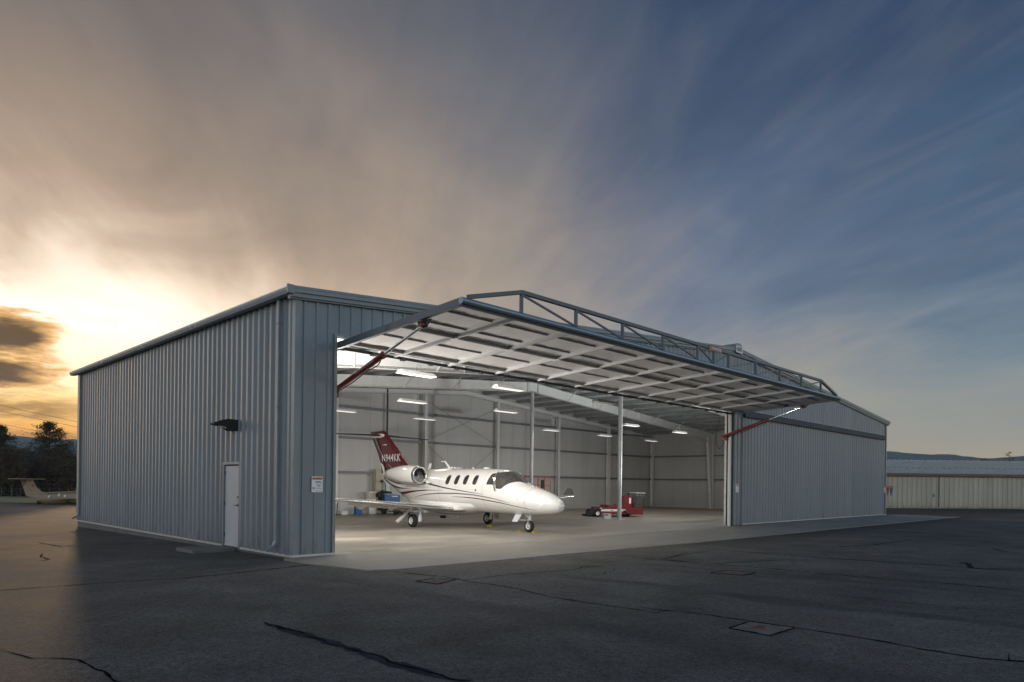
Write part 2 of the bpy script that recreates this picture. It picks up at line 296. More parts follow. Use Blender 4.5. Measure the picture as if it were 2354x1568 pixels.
def tag(o, label, cat, group=None):
    o['label'] = label; o['category'] = cat
    if group: o['group'] = group
    return o
def thing(name, label, cat, loc=(0, 0, 0), rz=0, group=None):
    o = bpy.data.objects.new(name, None); COL.objects.link(o); o.location = loc; o.rotation_euler = (0, 0, rz); o.empty_display_size = .3
    return tag(o, label, cat, group)
def dup(o, parent=None):
    c = o.copy(); COL.objects.link(c); c.parent = parent
    for ch in list(o.children): dup(ch, c)
    return c
def text2d(s, width, height, bold=0.):
    cu = bpy.data.curves.new('t', 'FONT'); cu.body = s; cu.size = 1; cu.offset = bold; cu.resolution_u = 2; cu.space_character = 1.12
    o = bpy.data.objects.new('t', cu); COL.objects.link(o); dg = bpy.context.evaluated_depsgraph_get()
    me = bpy.data.meshes.new_from_object(o.evaluated_get(dg)); v = [(p.co.x, p.co.y) for p in me.vertices]; f = [tuple(p.vertices) for p in me.polygons]
    bpy.data.objects.remove(o); bpy.data.curves.remove(cu); bpy.data.meshes.remove(me)
    x0 = min(p[0] for p in v); x1 = max(p[0] for p in v); y0 = min(p[1] for p in v); y1 = max(p[1] for p in v)
    return [((x-x0)/(x1-x0)*width, (y-y0)/(y1-y0)*height) for x, y in v], f
def addtext(mb, s, o, ux, uy, width, height, mi, bold=.02):
    v, f = text2d(s, width, height, bold); o, ux, uy = Vector(o), Vector(ux), Vector(uy); mb.add([o+ux*a+uy*b for a, b in v], f, mi)

# ---------------------------------------------------------------- ground
def gz(y): 
    return -.05-.0105*min(max(y, 0), 18)-.0189*min(max(y-18, 0), 72)
gb = MB(); ys = [-2900, -60, 0, 9, 18, 54, 90, 200, 2900]; xs = [-2900, -60, -20, 0, 42, 60, 120, 400, 2900]
gb.add([(x, y, gz(y)) for y in ys for x in xs], [(j*9+i, j*9+i+1, j*9+i+10, j*9+i+9) for j in range(8) for i in range(8)])
CR = [(.035, [(0.44, -2.89), (0.5, -3.64), (0.72, -4.39), (0.67, -5.04), (0.74, -5.97), (0.67, -6.71), (0.5, -7.28), (0.52, -8.16), (0.59, -8.69), (0.58, -9.13), (0.82, -9.12), (0.82, -8.76)]), (0.035, [(0.81, -8.71), (1.02, -9.49), (1.06, -10.21), (1.05, -10.87)]), (0.06, [(1.05, -10.87), (1.06, -11.56), (0.96, -12.21), (0.99, -12.83), (1.13, -13.17), (1.3, -14.4)]), (0.10, [(-3.65, -6.21), (-3.65, -6.73), (-3.63, -7.31), (-3.64, -7.87), (-3.64, -8.46), (-3.68, -8.82), (-3.65, -9.13), (-3.63, -9.4), (-3.6, -9.68), (-3.5, -9.86)]), (0.03, [(-3.16, -1.63), (-2.36, -1.54), (-1.28, -1.39), (-0.29, -1.14), (-0.02, -1.37), (0.19, -2.37)]), (0.03, [(0.64, -5.01), (1.87, -4.95), (3.44, -5.28), (4.03, -5.03), (4.79, -5.4)]), (0.03, [(4.66, -3.6), (4.87, -3.97)]), (0.04, [(6.39, -3.6), (6.52, -5.4), (6.58, -6.03)]), (0.03, [(6.78, -5.3), (8.16, -5.08)]), (0.05, [(6.47, -4.51), (6.78, -6.6), (6.94, -7.93), (6.89, -8.91), (7.13, -10.31), (7.35, -11.37), (7.31, -12.27)]), (0.05, [(10.09, -5.04), (10.17, -6.67), (10.29, -8.29), (10.59, -9.69), (10.75, -10.67), (11.14, -11.7)]), (0.04, [(6.6, -5.34), (8.1, -5.03), (9.54, -5.04)]), (0.04, [(6.84, -6.65), (7.8, -6.9), (9.23, -7.45)]), (0.05, [(13.39, -6.76), (15.9, -7.26), (19.05, -7.42)]), (0.07, [(28.37, -8.51), (27.01, -9.37)]), (0.07, [(17.34, -10.0), (16.31, -10.5), (15.89, -11.01)]), (0.09, [(11.5, -10.43), (11.84, -10.48), (10.65, -10.79), (10.69, -11.4)]), (0.03, [(-6.27, -5.79), (-6.21, -6.05), (-6.13, -6.4), (-5.93, -6.58), (-5.82, -6.75), (-5.83, -7.0), (-5.79, -7.21), (-5.76, -7.37), (-5.77, -7.66), (-5.75, -7.9)]), (0.025, [(-5.75, -1.20), (-5.08, -1.23), (-4.59, -1.33), (-4.18, -1.35), (-3.51, -1.39), (-2.96, -1.56), (-2.44, -1.54), (-1.69, -1.41), (-0.87, -1.28), (-0.25, -1.2)]), (0.05, [(-2.99, 9.42), (-2.97, 8.47), (-2.97, 7.17), (-1.93, 7.2), (-0.88, 6.96)]), (0.04, [(-3.68, 5.27), (-3.96, 4.32), (-3.93, 3.62), (-4.19, 3.24)]), (0.015, [(4.2, -10.07), (4.25, -10.88), (4.36, -11.77), (4.48, -12.68)])]
rc = random.Random(3)
for _ in range(15):      # hairline cracks
    x, y = rc.uniform(3, 24), rc.uniform(-12.0, -4.5); a = rc.choice((-1.5, -1.4, .1, 3.0))+rc.gauss(0, .35); P_ = [(x, y)]
    for _k in range(rc.randrange(3, 9)): b_ = a+rc.gauss(0, .7); x += math.cos(b_)*.2; y += math.sin(b_)*.2; P_.append((x, y))
    if max(q[1] for q in P_) < -3.9: CR.append((rc.uniform(.010, .022), P_))
for wd, pts in CR:
    for lay, (ws, jit, mi) in enumerate(((1.0, .03, 1),) if wd < .08 else ((1.5, .02, 2), (.3, .05, 1))):
        P2 = []
        for a, b in zip(pts[:-1], pts[1:]):
            L = math.dist(a, b); k_ = max(2, int(L/.12))
            for i in range(k_): 
                f = i/k_; P2.append((a[0]+(b[0]-a[0])*f, a[1]+(b[1]-a[1])*f))
        P2.append(pts[-1]); vs = []; o1 = o2 = 0; nn = len(P2)
        for i, p in enumerate(P2):
            a = P2[max(i-1, 0)]; b = P2[min(i+1, nn-1)]; L = math.dist(a, b) or 1; nx, ny = -(b[1]-a[1])/L, (b[0]-a[0])/L
            o1 = o1*.85+rc.gauss(0, jit*.45); hw = wd*ws*.5*(abs(rc.gauss(.7, .35))+.15)*min(1, .3+i/4, .3+(nn-1-i)/4)
            z = gz(p[1])+.004*(lay+1)
            vs += [(p[0]+nx*(o1+hw), p[1]+ny*(o1+hw), z), (p[0]+nx*(o1-hw), p[1]+ny*(o1-hw), z)]
        gb.add(vs, [(2*i, 2*i+1, 2*i+3, 2*i+2) for i in range(nn-1)], mi)
        for _ in range(int(nn*.10)) if lay == 0 else []:      # side cracks
            i = rc.randrange(nn); p = P2[i]; an = rc.uniform(0, 6.28); L = rc.uniform(.1, .4); h_ = .008
            a = (p[0], p[1]); b = (p[0]+math.cos(an)*L, p[1]+math.sin(an)*L); z = gz(p[1])+.004; nx, ny = -math.sin(an)*h_, math.cos(an)*h_
            gb.add([(a[0]+nx, a[1]+ny, z), (a[0]-nx, a[1]-ny, z), (b[0], b[1], z)], [(0, 1, 2)], 1)
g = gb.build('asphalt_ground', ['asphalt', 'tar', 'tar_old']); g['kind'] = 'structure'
# grass beyond the tarmac (far left) with a taxi road through it
gr = MB(); u2 = rt; F0 = Vector((-7.637, -14.444, 0))
def dl_(dep, lat): p = F0+fw*dep+rt*lat; return (p.x, p.y)
def strip(mb, d0, d1, l0, l1, lift, mi=0):
    P4 = []; k_ = 6
    for i in range(k_+1):
        for j in range(3):
            x, y = dl_(d0+(d1-d0)*j/2, l0+(l1-l0)*i/k_); P4.append((x, y, gz(y)+lift))
    mb.add(P4, [(i*3+j, i*3+j+1, i*3+j+4, i*3+j+3) for i in range(k_) for j in range(2)], mi)
strip(gr, 91, 300, -260, -30, .012); go = gr.build('grass', ['grass']); go['kind'] = 'structure'
rd = MB(); strip(rd, 104, 109, -200, -35, .02); ro = rd.build('taxi_road', ['road_pale']); ro['kind'] = 'structure'
ap = MB()
pts = [(-.25, -.05), (-.25, -.9), (.12, -2.75), (.6, -3.0), (12, -3.35), (24, -3.4), (44, -3.6), (43.4, -.05)]
n_ = len(pts); ap.add([(x, y, .0 if y > -.1 else -.03) for x, y in pts]+[(x, y, -.3) for x, y in pts], [tuple(range(n_))]+[(i, (i+1) % n_, n_+(i+1) % n_, n_+i) for i in range(n_)])
ao = fixn(ap.build('concrete_apron', ['apron'])); ao['kind'] = 'structure'
# hills
def ridge(name, dist, az0, az1, hf, depth, mt, seed):
    rr = random.Random(seed); b = MB(); n = 240; vs = []; ph = [rr.uniform(0, 6.28) for _ in range(8)]
    for i in range(n+1):
        a = R(az0+(az1-az0)*i/n); h = hf(az0+(az1-az0)*i/n)
        h *= 1+sum(.05/(k_+1)*math.sin(i*.09*(k_+1)*1.7+ph[k_]) for k_ in range(5)); h += rr.uniform(-1, 1)*dist*.0008
        for dd, zz in ((0, -3), (.35, h*.45), (.62, h*.8), (1, h), (1.5, h*.5)):
            r_ = dist+depth*dd; vs.append((-7.6+math.cos(a)*r_, -14.4+math.sin(a)*r_, zz+(rr.uniform(-1, 1)*dist*.0022 if 0 < dd < 1 else 0)))
    b.add(vs, [(i*5+j, i*5+j+1, i*5+j+6, i*5+j+5) for i in range(n) for j in range(4)]); o = b.build(name, [mt]); o['kind'] = 'structure'; return o
ridge('hills', 2050, -8, 100, lambda a: 112 if a > 60 else 96+24*min(max((a-8)/11, -.6), 1), 350, 'hill', 5)
ridge('hills', 650, 72, 96, lambda a: 27+2*math.sin(a*.9), 120, 'hill', 9)

# ---------------------------------------------------------------- the hangar
W, D = 41.16, 17.87; X1, X2, X3, X4 = 1.01, 20.46, 21.39, 40.62; HO = 5.11
def rz(x): return 6.0+.0815*min(x, W-x)
H = thing('hangar', 'blue grey ribbed metal hangar with one wide door swung up', 'hangar')
PROF = [(0, 0), (.215, 0), (.232, 1), (.288, 1)]
PROF2 = [(0, 0), (.11, 0), (.165, 1), (.25, 1)]
def corr(mb, ax, a0, a1, fix, zb, zt, sgn, mi=0, pitch=.305, dp=.032, off=0., PROF=PROF):
    # ribs standing out towards sgn along the other axis
    S = [a0]; k_ = math.floor((a0-off)/pitch)
    while off+k_*pitch < a1:
        for p, q in PROF:
            a = off+k_*pitch+p
            if a0 < a < a1: S.append(a)
        k_ += 1
    S.append(a1); vs = []
    if W/2 > a0 and W/2 < a1: S.append(W/2); S.sort()
    def dep(a):
        p = (a-off) % pitch
        for (p0, q0), (p1, q1) in zip(PROF, PROF[1:]+[(pitch, 0)]):
            if p0-1e-9 <= p <= p1+1e-9: return (q0+(q1-q0)*(p-p0)/(p1-p0))*dp
        return 0
    for a in S:
        for z in ((zb(a) if callable(zb) else zb), (zt(a) if callable(zt) else zt)):
            f = fix+sgn*dep(a); vs.append((a, f, z) if ax == 'x' else (f, a, z))
    mb.add(vs, [(2*i, 2*i+2, 2*i+3, 2*i+1) for i in range(len(S)-1)], mi)
zt = lambda a: rz(a)-.06
b = MB(); corr(b, 'x', .02, X1-.04, 0, .03, zt, -1, off=-.05); b.build('front_wall', 'siding', H)
b = MB(); corr(b, 'x', X1-.04, 9, 0, HO, zt, -1, off=-.05); corr(b, 'x', 9, X2+.06, 0, HO, zt, -1, off=-.05, dp=.055, PROF=PROF2); b.build('front_wall', 'siding', H)
b = MB(); corr(b, 'x', X2+.13, X3-.06, 0, .03, zt, -1); b.box(X2+.10, X2+.13, -.035, .3, .0, 5.05); b.build('door_pillar', 'siding', H)
b = MB(); corr(b, 'x', X2+.06, X4+.03, 0, 5.09, zt, -1, dp=.055, PROF=PROF2); b.build('front_wall', 'siding', H)
b = MB(); corr(b, 'x', X4+.06, W-.02, 0, .03, zt, -1); b.build('front_wall', 'siding', H)
Y0, Y1 = 2.70, 3.72
b = MB(); corr(b, 'y', .02, Y0, 0, .03, 5.9, -1, dp=.055, PROF=PROF2); corr(b, 'y', Y1, D-.02, 0, .03, 5.9, -1, dp=.055, PROF=PROF2); corr(b, 'y', Y0, Y1, 0, 2.17, 5.9, -1, dp=.055, PROF=PROF2)
for z in (.35, 1.1, 2.2, 3.1, 4.05, 5.0, 5.6):
    for i in range(1, 58):
        y = i*.305-.12
        if not (Y0-.1 < y < Y1+.1 and z < 2.3) and i % 2: b.box(-.008, -.001, y-.008, y+.008, z-.008, z+.008, 1)
b.build('side_wall', ['siding', 'ink'], H)
b = MB(); corr(b, 'y', .02, D-.02, W, .03, 5.9, 1); b.build('side_wall', 'siding', H)
b = MB(); corr(b, 'x', .02, W-.02, D, .03, zt, 1); b.build('back_wall', 'siding', H)
# corner and base trim
b = MB(); b.box(-.045, .10, -.045, -.036, .05, 5.86); b.box(-.045, -.037, -.036, .10, .05, 5.86); b.build('corner_trim', 'trim', H)
b = MB(); b.box(-.045, -.037, D-.12, D+.045, .05, 5.86); b.box(-.037, .1, D+.036, D+.045, .05, 5.86); b.build('corner_trim', 'trim', H)
b = MB(); b.box(W-.12, W+.045, -.045, -.036, .03, 5.86); b.box(W+.037, W+.045, -.036, .1, .03, 5.86); b.build('corner_trim', 'trim', H)
b = MB(); b.box(X1-.06, X1, -.05, -.037, .0, 5.11); b.box(X1, X1+.012, -.05, .28, .0, 5.11); b.box(X1+.012, X1+.04, -.01, .02, .0, 4.85); b.build('door_jamb', 'trim', H)
b = MB(); b.box(X1-.06, X2+.1, -.05, -.036, HO, HO+.06); b.build('header_trim', 'trim', H)
b = MB(); b.box(X3-.06, X3, -.06, -.037, 0, 5.05); b.build('door_jamb', 'trim', H)
b = MB(); b.box(X4+.01, X4+.07, -.06, -.037, 0, 5.05); b.build('door_jamb', 'trim', H)
for q_ in ((-.055, -.037, Y1+.03, D+.05, -.01, .045), (-.055, -.037, -.05, Y0-.04, -.01, .045), (-.055, X1, -.062, -.05, -.01, .05), (X4+.05, W+.05, -.062, -.05, -.01, .05)): b = MB(); b.box(*q_); b.build('base_trim', 'galv', H)
# foundation and floor
b = MB(); b.box(.0, W, .0, D, -.6, -.004); b.build('foundation', 'concrete_dark', H)
fl = MB(); fl.add([(-.0, -.05, .0), (W, -.05, .0), (W, D, .0), (0, D, .0)], [(0, 1, 2, 3)]); fo = fl.build('floor', 'floor'); fo['kind'] = 'structure'
# roof
b = MB(); o_ = .2
for x0, x1 in ((-o_, W/2), (W/2, W+o_)):
    z0 = rz(x0) if x0 > 0 else 6.0-.0815*o_; z1 = rz(x1) if x1 < W else 6.0-.0815*o_
    b.prism([(x0, -.18, z0), (x1, -.18, z1), (x1, -.18, z1-.03), (x0, -.18, z0-.03)], (0, D+.36, 0))
    y = -.1
    while y < D+.15: b.prism([(x0, y, z0), (x1, y, z1), (x1, y, z1+.03), (x0, y, z0+.03)], (0, .05, 0)); y += .305
roof = b.build('roof', 'trim', H)
b = MB()
for x0, x1, z0, z1 in ((-.206, W/2, 6.0-.016, rz(W/2)), (W/2, W+.206, rz(W/2), 6.0-.016)):
    b.prism([(x0, 0, z0+.045), (x1, 0, z1+.045), (x1, 0, z1-.10), (x0, 0, z0-.10)], (0, -.20, 0))
    b.prism([(x0, 0, z0-.10), (x1, 0, z1-.10), (x1, 0, z1-.19), (x0, 0, z0-.19)], (0, -.15, 0))
    b.prism([(x0, 0, z0-.19), (x1, 0, z1-.19), (x1, 0, z1-.225), (x0, 0, z0-.225)], (0, -.10, 0))
    b.prism([(x0, -.2, z0+.02), (x1, -.2, z1+.02), (x1, -.2, z1-.012), (x0, -.2, z0-.012)], (0, -.012, 0))
b.box(-.325, -.17, -.222, -.17, 5.845, 6.035); b.build('rake_trim', 'trim', H)
b = MB(); b.prism([(W/2-.32, -.22, rz(W/2)+.0), (W/2-.34, -.22, rz(W/2)+.10), (W/2-.12, -.22, rz(W/2)+.22), (W/2+.12, -.22, rz(W/2)+.22), (W/2+.34, -.22, rz(W/2)+.10), (W/2+.32, -.22, rz(W/2)+.0)], (0, D+.44, 0)); b.build('ridge_vent', 'trim', roof)
b = MB(); zc = rz(W/2)-.06; b.box(W/2-.30, W/2+.30, -.235, -.222, zc-.13, zc+.17); b.box(W/2-.21, W/2+.21, -.242, -.236, zc-.06, zc+.11, 1)
for i in range(4): b.box(W/2-.17+i*.09, W/2-.11+i*.09, -.246, -.243, zc-.01, zc+.06, 2)
b.build('gable_badge', ['galv', 'jet_grey', 'pink'], H)
# gutter with downspouts
b = MB(); gx0, gx1 = -.30, -.15
b.prism([(gx0, -.165, 5.99), (gx0-.012, -.165, 5.93), (gx0+.03, -.165, 5.86), (gx1, -.165, 5.86), (gx1+.137, -.165, 5.90), (gx1+.137, -.165, 5.975)], (0, D+.365, 0)); 
for y in (5, 9.3, 13.6): b.box(gx0-.016, gx1+.15, y-.02, y+.02, 5.855, 5.98)
b.build('gutter', 'gutter_steel', H)
b = MB()
b.box(gx0-.02, gx0+.02, -.215, D+.2, 5.965, 5.995); b.build('gutter_lip', 'galv', H)
def spout(y):
    b = MB(); w_ = .05
    for p, q in (((-.10, y, 5.9), (-.10, y, .30)), ((-.10, y, .32), (-.17, y, .20)), ((-.16, y, .215), (-.33, y, .12))): b.bar(p, q, .11, .075, 0, (1, 0, 0) if p[0] == q[0] else (0, 0, 1))
    for z in (1.4, 3.4, 5.3): b.box(-.145, -.04, y-.065, y+.065, z, z+.03)
    return bevel(b.build('downspout', 'trim', H), .012)
spout(.62); spout(D-.55)
# person door
b = MB(); b.box(-.015, .04, Y0+.08, Y1-.08, .02, 2.08); pd = bevel(b.build('side_door', 'door_white', H), .004)
b = MB(); b.box(-.055, .05, Y0, Y0+.055, 0, 2.17); b.box(-.055, .05, Y1-.055, Y1, 0, 2.17); b.box(-.06, .05, Y0, Y1, 2.115, 2.18); b.build('door_frame', 'trim', pd)
b = MB(); b.ring((-.016, Y0+.15, 1.08), (-1, 0, 0), [(0, .032), (.012, .03), (.03, .012), (.05, .012)], 14); b.bar((-.062, Y0+.15, 1.08), (-.062, Y0+.27, 1.08), .02, .02); b.build('door_handle', 'ink', pd); b = MB(); b.ring((-.016, Y0+.15, 1.28), (-1, 0, 0), [(0, .028), (.02, .026), (.022, 0)], 14); b.build('deadbolt', 'ink', pd)
b = MB(); b.box(-.03, -.015, Y0+.09, Y1-.09, .02, .06); b.build('door_sweep', 'galv', pd)
for z in (.3, 1.1, 1.9): b = MB(); b.box(-.03, -.016, Y1-.1, Y1-.075, z-.05, z+.05); b.build('hinge', 'dark_steel', pd)
# liner
b = MB(); b.add([(.2, 17.62, 0), (W-.2, 17.62, 0), (W-.2, 17.62, rz(.2)-.1), (W/2, 17.62, rz(W/2)-.1), (.2, 17.62, rz(.2)-.1)], [(0, 1, 2, 3, 4)]); b.build('back_wall_liner', 'liner_wall', H)
for x in (.2, W-.2): b = MB(); b.add([(x, .1, 0), (x, 17.62, 0), (x, 17.62, 5.95), (x, .1, 5.95)], [(0, 1, 2, 3)]); b.build('side_wall_liner', 'liner_side', H)
b = MB(); b.box(.1, X1-.02, .12, .15, 0, 6); b.box(X2+.12, X3, .12, .15, 0, 6.); b.box(X3, W-.1, .12, .15, 0, 5.4); b.add([(X1-.02, .13, HO), (W-.2, .13, HO), (W-.2, .13, 5.9), (W/2, .13, rz(W/2)-.1), (X1-.02, .13, 5.95)], [(0, 1, 2, 3, 4)]); b.build('front_wall_liner', 'liner_wall', H)
b = MB()
for x0, x1 in ((.1, W/2), (W/2, W-.1)):
    n = 24; vs = []
    for i in range(n+1):
        x = x0+(x1-x0)*i/n
        vs += [(x, .1, rz(x)-.12), (x, 17.62, rz(x)-.12)]
    b.add(vs, [(2*i, 2*i+1, 2*i+3, 2*i+2) for i in range(n)])
b.build('ceiling_liner', 'liner_roof', H)
# frames
def rafter(y, dep=.5, name='rafter'):
    for sgn in (1, -1):
        b = MB(); xa, xb = (.3, W/2) if sgn == 1 else (W-.3, W/2); n = 12
        top = lambda x: rz(x)-.34
        def bot(x):
            q = min(x, W-x); return top(x)-(dep+(.28*max(0, 1-q/4.5)))
        X = [xa+(xb-xa)*i/n for i in range(n+1)]
        b.add([(x, y, f(x)) for x in X for f in (bot, top)], [(2*i, 2*i+2, 2*i+3, 2*i+1) for i in range(n)])
        for f, th in ((bot, .015), (top, .015)):
            for i in range(n): b.bar((X[i], y, f(X[i])), (X[i+1], y, f(X[i+1])), .2, th)
        if dep > .3:
            for i in range(1, 5): x = xa+(xb-xa)*i/4.0*.98; b.box(x-.006, x+.006, y-.09, y+.09, bot(x), top(x))
        b.build(name, 'white_steel', H)
rafter(6.0); rafter(12.0); rafter(17.45, .24, 'end_rafter')
def tapcol(x, y, s):
    b = MB(); zt_ = rz(x)-.6; w0, w1 = .26, .85
    b.add([(x, y-.008, 0), (x+s*w0, y-.008, 0), (x+s*w1, y-.008, zt_), (x, y-.008, zt_+.2)], [(0, 1, 2, 3)])
    b.bar((x, y, 0), (x, y, zt_+.2), .02, .2, 0, (0, 1, 0)); b.bar((x+s*w0, y, 0), (x+s*w1, y, zt_), .02, .2, 0, (0, 1, 0)); b.box(x-.02, x+s*.3, y-.12, y+.12, 0, .02) if s > 0 else b.box(x+s*.3, x+.02, y-.12, y+.12, 0, .02); b.build('side_column', 'white_steel', H)
for y in (6.0, 12.0): tapcol(.42, y, 1); tapcol(W-.42, y, -1)
for y in (6.0, 12.0):
    b = MB(); b.tube([(W/2, y, 0), (W/2, y, rz(W/2)-.84)], .108, 20); b.box(W/2-.2, W/2+.2, y-.2, y+.2, 0, .02); b.box(W/2-.16, W/2+.16, y-.14, y+.14, rz(W/2)-.86, rz(W/2)-.84)
    for sx in (-.15, .15):
        for sy in (-.15, .15): b.tube([(W/2+sx, y+sy, .02), (W/2+sx, y+sy, .07)], .013, 6)
    b.build('round_column', 'grey_steel', H)
for i in range(1, 28):
    if i == 14: continue
    x = i*W/28; z = rz(x)-.13
    b = MB(); b.box(x-.002, x+.002, .16, 17.6, z-.2, z); b.box(x-.0, x+.06, .16, 17.6, z-.203, z-.2); b.box(x-.06, x, .16, 17.6, z-.003, z); b.build('purlin', 'purlin_steel', H)
for zz in (2.22, 4.05, 5.67):
    for (xa, xb) in ((.25, 13.75 if zz < 3 else 17.2), (17.4, 23.0), (23.2, 28.9), (29.1, 34.7), (34.9, 40.8)):
        b = MB(); b.box(xa, xb, 17.42, 17.60, zz+.055, zz+.06); b.box(xa, xb, 17.425, 17.428, zz-.06, zz+.055); b.box(xa, xb, 17.428, 17.6, zz-.06, zz-.055); b.build('girt', 'girt_steel', H)
    for x in (.25, W-.25):
        for ya, yb in ((.2, 5.9), (6.1, 11.9), (12.1, 17.4)):
            if zz > 5: continue
            s = 1 if x < 5 else -1
            b = MB(); b.box(min(x, x+s*.17), max(x, x+s*.17), ya, yb, zz+.055, zz+.06); b.box(min(x+s*.17, x+s*.173), max(x+s*.17, x+s*.173), ya, yb, zz-.06, zz+.06); b.build('girt', 'girt_steel', H)
for x in (5.6, 11.45, 17.3, 23.1, 29.0, 34.8, 40.7):
    b = MB(); z = rz(x)-.6; b.box(x-.1, x+.1, 17.25, 17.262, 0, z); b.box(x-.1, x+.1, 17.488, 17.5, 0, z); b.box(x-.005, x+.005, 17.262, 17.488, 0, z); b.build('end_post', 'white_steel', H)
for p, q in (((17.4, 6.45), (23.0, 4.15)), ((17.4, 4.15), (23.0, 6.45)), ((17.4, 3.95), (23.0, .15)), ((17.4, .15), (23.0, 3.95))):
    b = MB(); b.tube([(p[0], 17.37, p[1]), (q[0], 17.37, q[1])], .009, 5); b.build('brace_rod', 'dark_steel', H)
for p, q in (((W-.45, .3, 5.4), (W-.45, 5.9, .3)), ((W-.45, .3, .3), (W-.45, 5.9, 5.4))): b = MB(); b.tube([p, q], .009, 5); b.build('brace_rod', 'dark_steel', H)
b = MB()
for x0 in (2, 8, 14, 23, 29, 35):      # roof cable bracing
    b.tube([(x0, 6.1, rz(x0)-.36), (x0+5.5, 11.9, rz(x0+5.5)-.36)], .008, 5); b.tube([(x0+5.5, 6.1, rz(x0+5.5)-.36), (x0, 11.9, rz(x0)-.36)], .008, 5)
b.build('roof_bracing', 'dark_steel', H)
for y in (6.0, 12.0):
    for i in (2, 4, 6, 8, 10, 12, 16, 18, 20, 22, 24, 26):
        x = i*W/28; q = min(x, W-x); zb = rz(x)-.34-.5-.28*max(0, 1-q/4.5)
        for s in (-1, 1): b = MB(); b.bar((x, y+s*.1, zb+.02), (x, y+s*.75, rz(x)-.3), .035, .035); b.build('flange_brace', 'white_steel', H)
# steel beside the door openings
b = MB(); b.box(X2-.13, X2-.0, .02, .12, 0, 5.0); b.build('door_column', 'white_steel', H)
b = MB(); b.box(X1-.25, X1-.1, .16, .40, 0, 5.3); b.build('door_column', 'white_steel', H)
b = MB(); b.box(X2+.005, X2+.095, -.02, .12, 0, 5.05); b.build('weather_seal', 'black', H)
b = MB(); b.box(X2+.1, X3-.06, .2, .4, 0, 5.3); b.build('door_column', 'white_steel', H)
b = MB(); b.box(.9, X2+.1, .18, .42, 5.14, 5.16); b.box(.9, X2+.1, .29, .31, 5.16, 5.5); b.box(.9, X2+.1, .18, .42, 5.5, 5.52); b.build('door_header', 'white_steel', H)
# conduit / duct along the front
b = MB(); b.tube([(.6, .55, 5.2), (9, .55, 5.3), (15, .55, 5.4)], .02, 6); b.build('conduit', 'grey_steel', H)
b = MB(); b.tube([(14.72, 17.45, 2.4), (14.72, 17.45, 7.0)], .045, 8); b.build('conduit', 'dark_steel', H)
for xx in (25.9, 37.0): b = MB(); b.tube([(xx, 17.5, .1), (xx, 17.5, 6.6)], .02, 6); b.build('conduit', 'grey_steel', H)

# ---- swung-up door of the left bay
kk = .27/4.46
def dz_(y): return 4.97+(-y)*kk
b = MB(); xa, xb = 1.06, 20.36
b.prism([(xa, -.05, dz_(-.05)), (xa, -4.42, dz_(-4.42)), (xa, -4.42, dz_(-4.42)-.02), (xa, -.05, dz_(-.05)-.02)], (xb-xa, 0, 0))
SD = b.build('swing_door', 'trim', H)
b = MB(); n = 60; mm = 16; rv = random.Random(2); vs = []
for i in range(n*2+1):
    for j in range(mm+1):
        y = -.08-4.3*j/mm; vs.append((xa+.02+(xb-xa-.04)*i/(2*n), y, dz_(y)-.045-rv.uniform(0, .012)))
b.add(vs, [(i*(mm+1)+j, i*(mm+1)+j+1, (i+1)*(mm+1)+j+1, (i+1)*(mm+1)+j) for i in range(2*n) for j in range(mm)], 0, True); b.build('door_liner', 'liner_door', SD)
for x in (1.03, 20.39):
    b = MB(); b.bar((x, 0, dz_(0)-.07), (x, -4.46, dz_(-4.46)-.07), .012, .15); s = 1 if x < 5 else -1
    b.bar((x+s*.04, 0, dz_(0)-.004), (x+s*.04, -4.46, dz_(-4.46)-.004), .09, .012); b.bar((x+s*.04, 0, dz_(0)-.14), (x+s*.04, -4.46, dz_(-4.46)-.14), .09, .012)
    for i in range(6): 
        for j in (0,1): b.box(x-s*.012-.004, x-s*.012+.004, -2.0-.05*(i % 3)-.006, -2.0-.05*(i % 3)+.006, dz_(-2)-.05-.06*(i//3)-.006, dz_(-2)-.05-.06*(i//3)+.006, 1)
    b.build('side_rail', ['trim_dark', 'galv'], SD)
TV = [2.65, 4.41, 6.18, 7.96, 9.72, 11.50, 13.28, 15.04, 16.80, 18.55]
for x in TV:
    b = MB(); b.bar((x, -.06, dz_(-.06)-.065), (x, -4.40, dz_(-4.40)-.065), .075, .12); b.build('door_rib', 'door_steel', SD)
    b = MB(); b.bar((x-.001, -2.25, dz_(-2.25)-.13), (x-.001, -2.47, dz_(-2.47)-.13), .11, .012)
    b.build('splice_plate', 'white_steel', SD)
ed = [1.06]+TV+[20.36]
for i in range(len(ed)-1):
    x0, x1 = ed[i]+.03, ed[i+1]-.03
    for y, ht, wd in ((-2.35, .085, .06), (-.42, .085, .06)):
        b = MB(); b.bar((x0, y, dz_(y)-.08), (x1, y, dz_(y)-.08), wd, ht); b.build('door_girt', 'door_steel', SD)
    for y in (-3.75, -2.92, -1.5):
        b = MB(); b.bar((x0+.12, y, dz_(y)-.07), (x1-.12, y, dz_(y)-.065), .035, .035); b.build('door_girt', 'door_steel', SD)
b = MB(); b.tube([(1.0, .0, 4.845), (20.42, .0, 4.845)], .022, 8); b.box(1.0, 20.4, .01, .05, 4.83, 4.90)
for x in [1.15+.9*i for i in range(22)]: b.box(x-.06, x+.06, -.05, .06, 4.80, 4.89)
b.build('hinge_rail', 'dark_steel', SD)
b = MB(); b.tube([(1.0, -4.46, 5.175), (20.42, -4.46, 5.175)], .068, 16); b.build('edge_tube', 'pipe_blue', SD)
b = MB(); b.box(1.02, 20.4, -4.48, -4.40, 5.07, 5.10); b.build('edge_seal', 'black', SD)
ty = -4.46
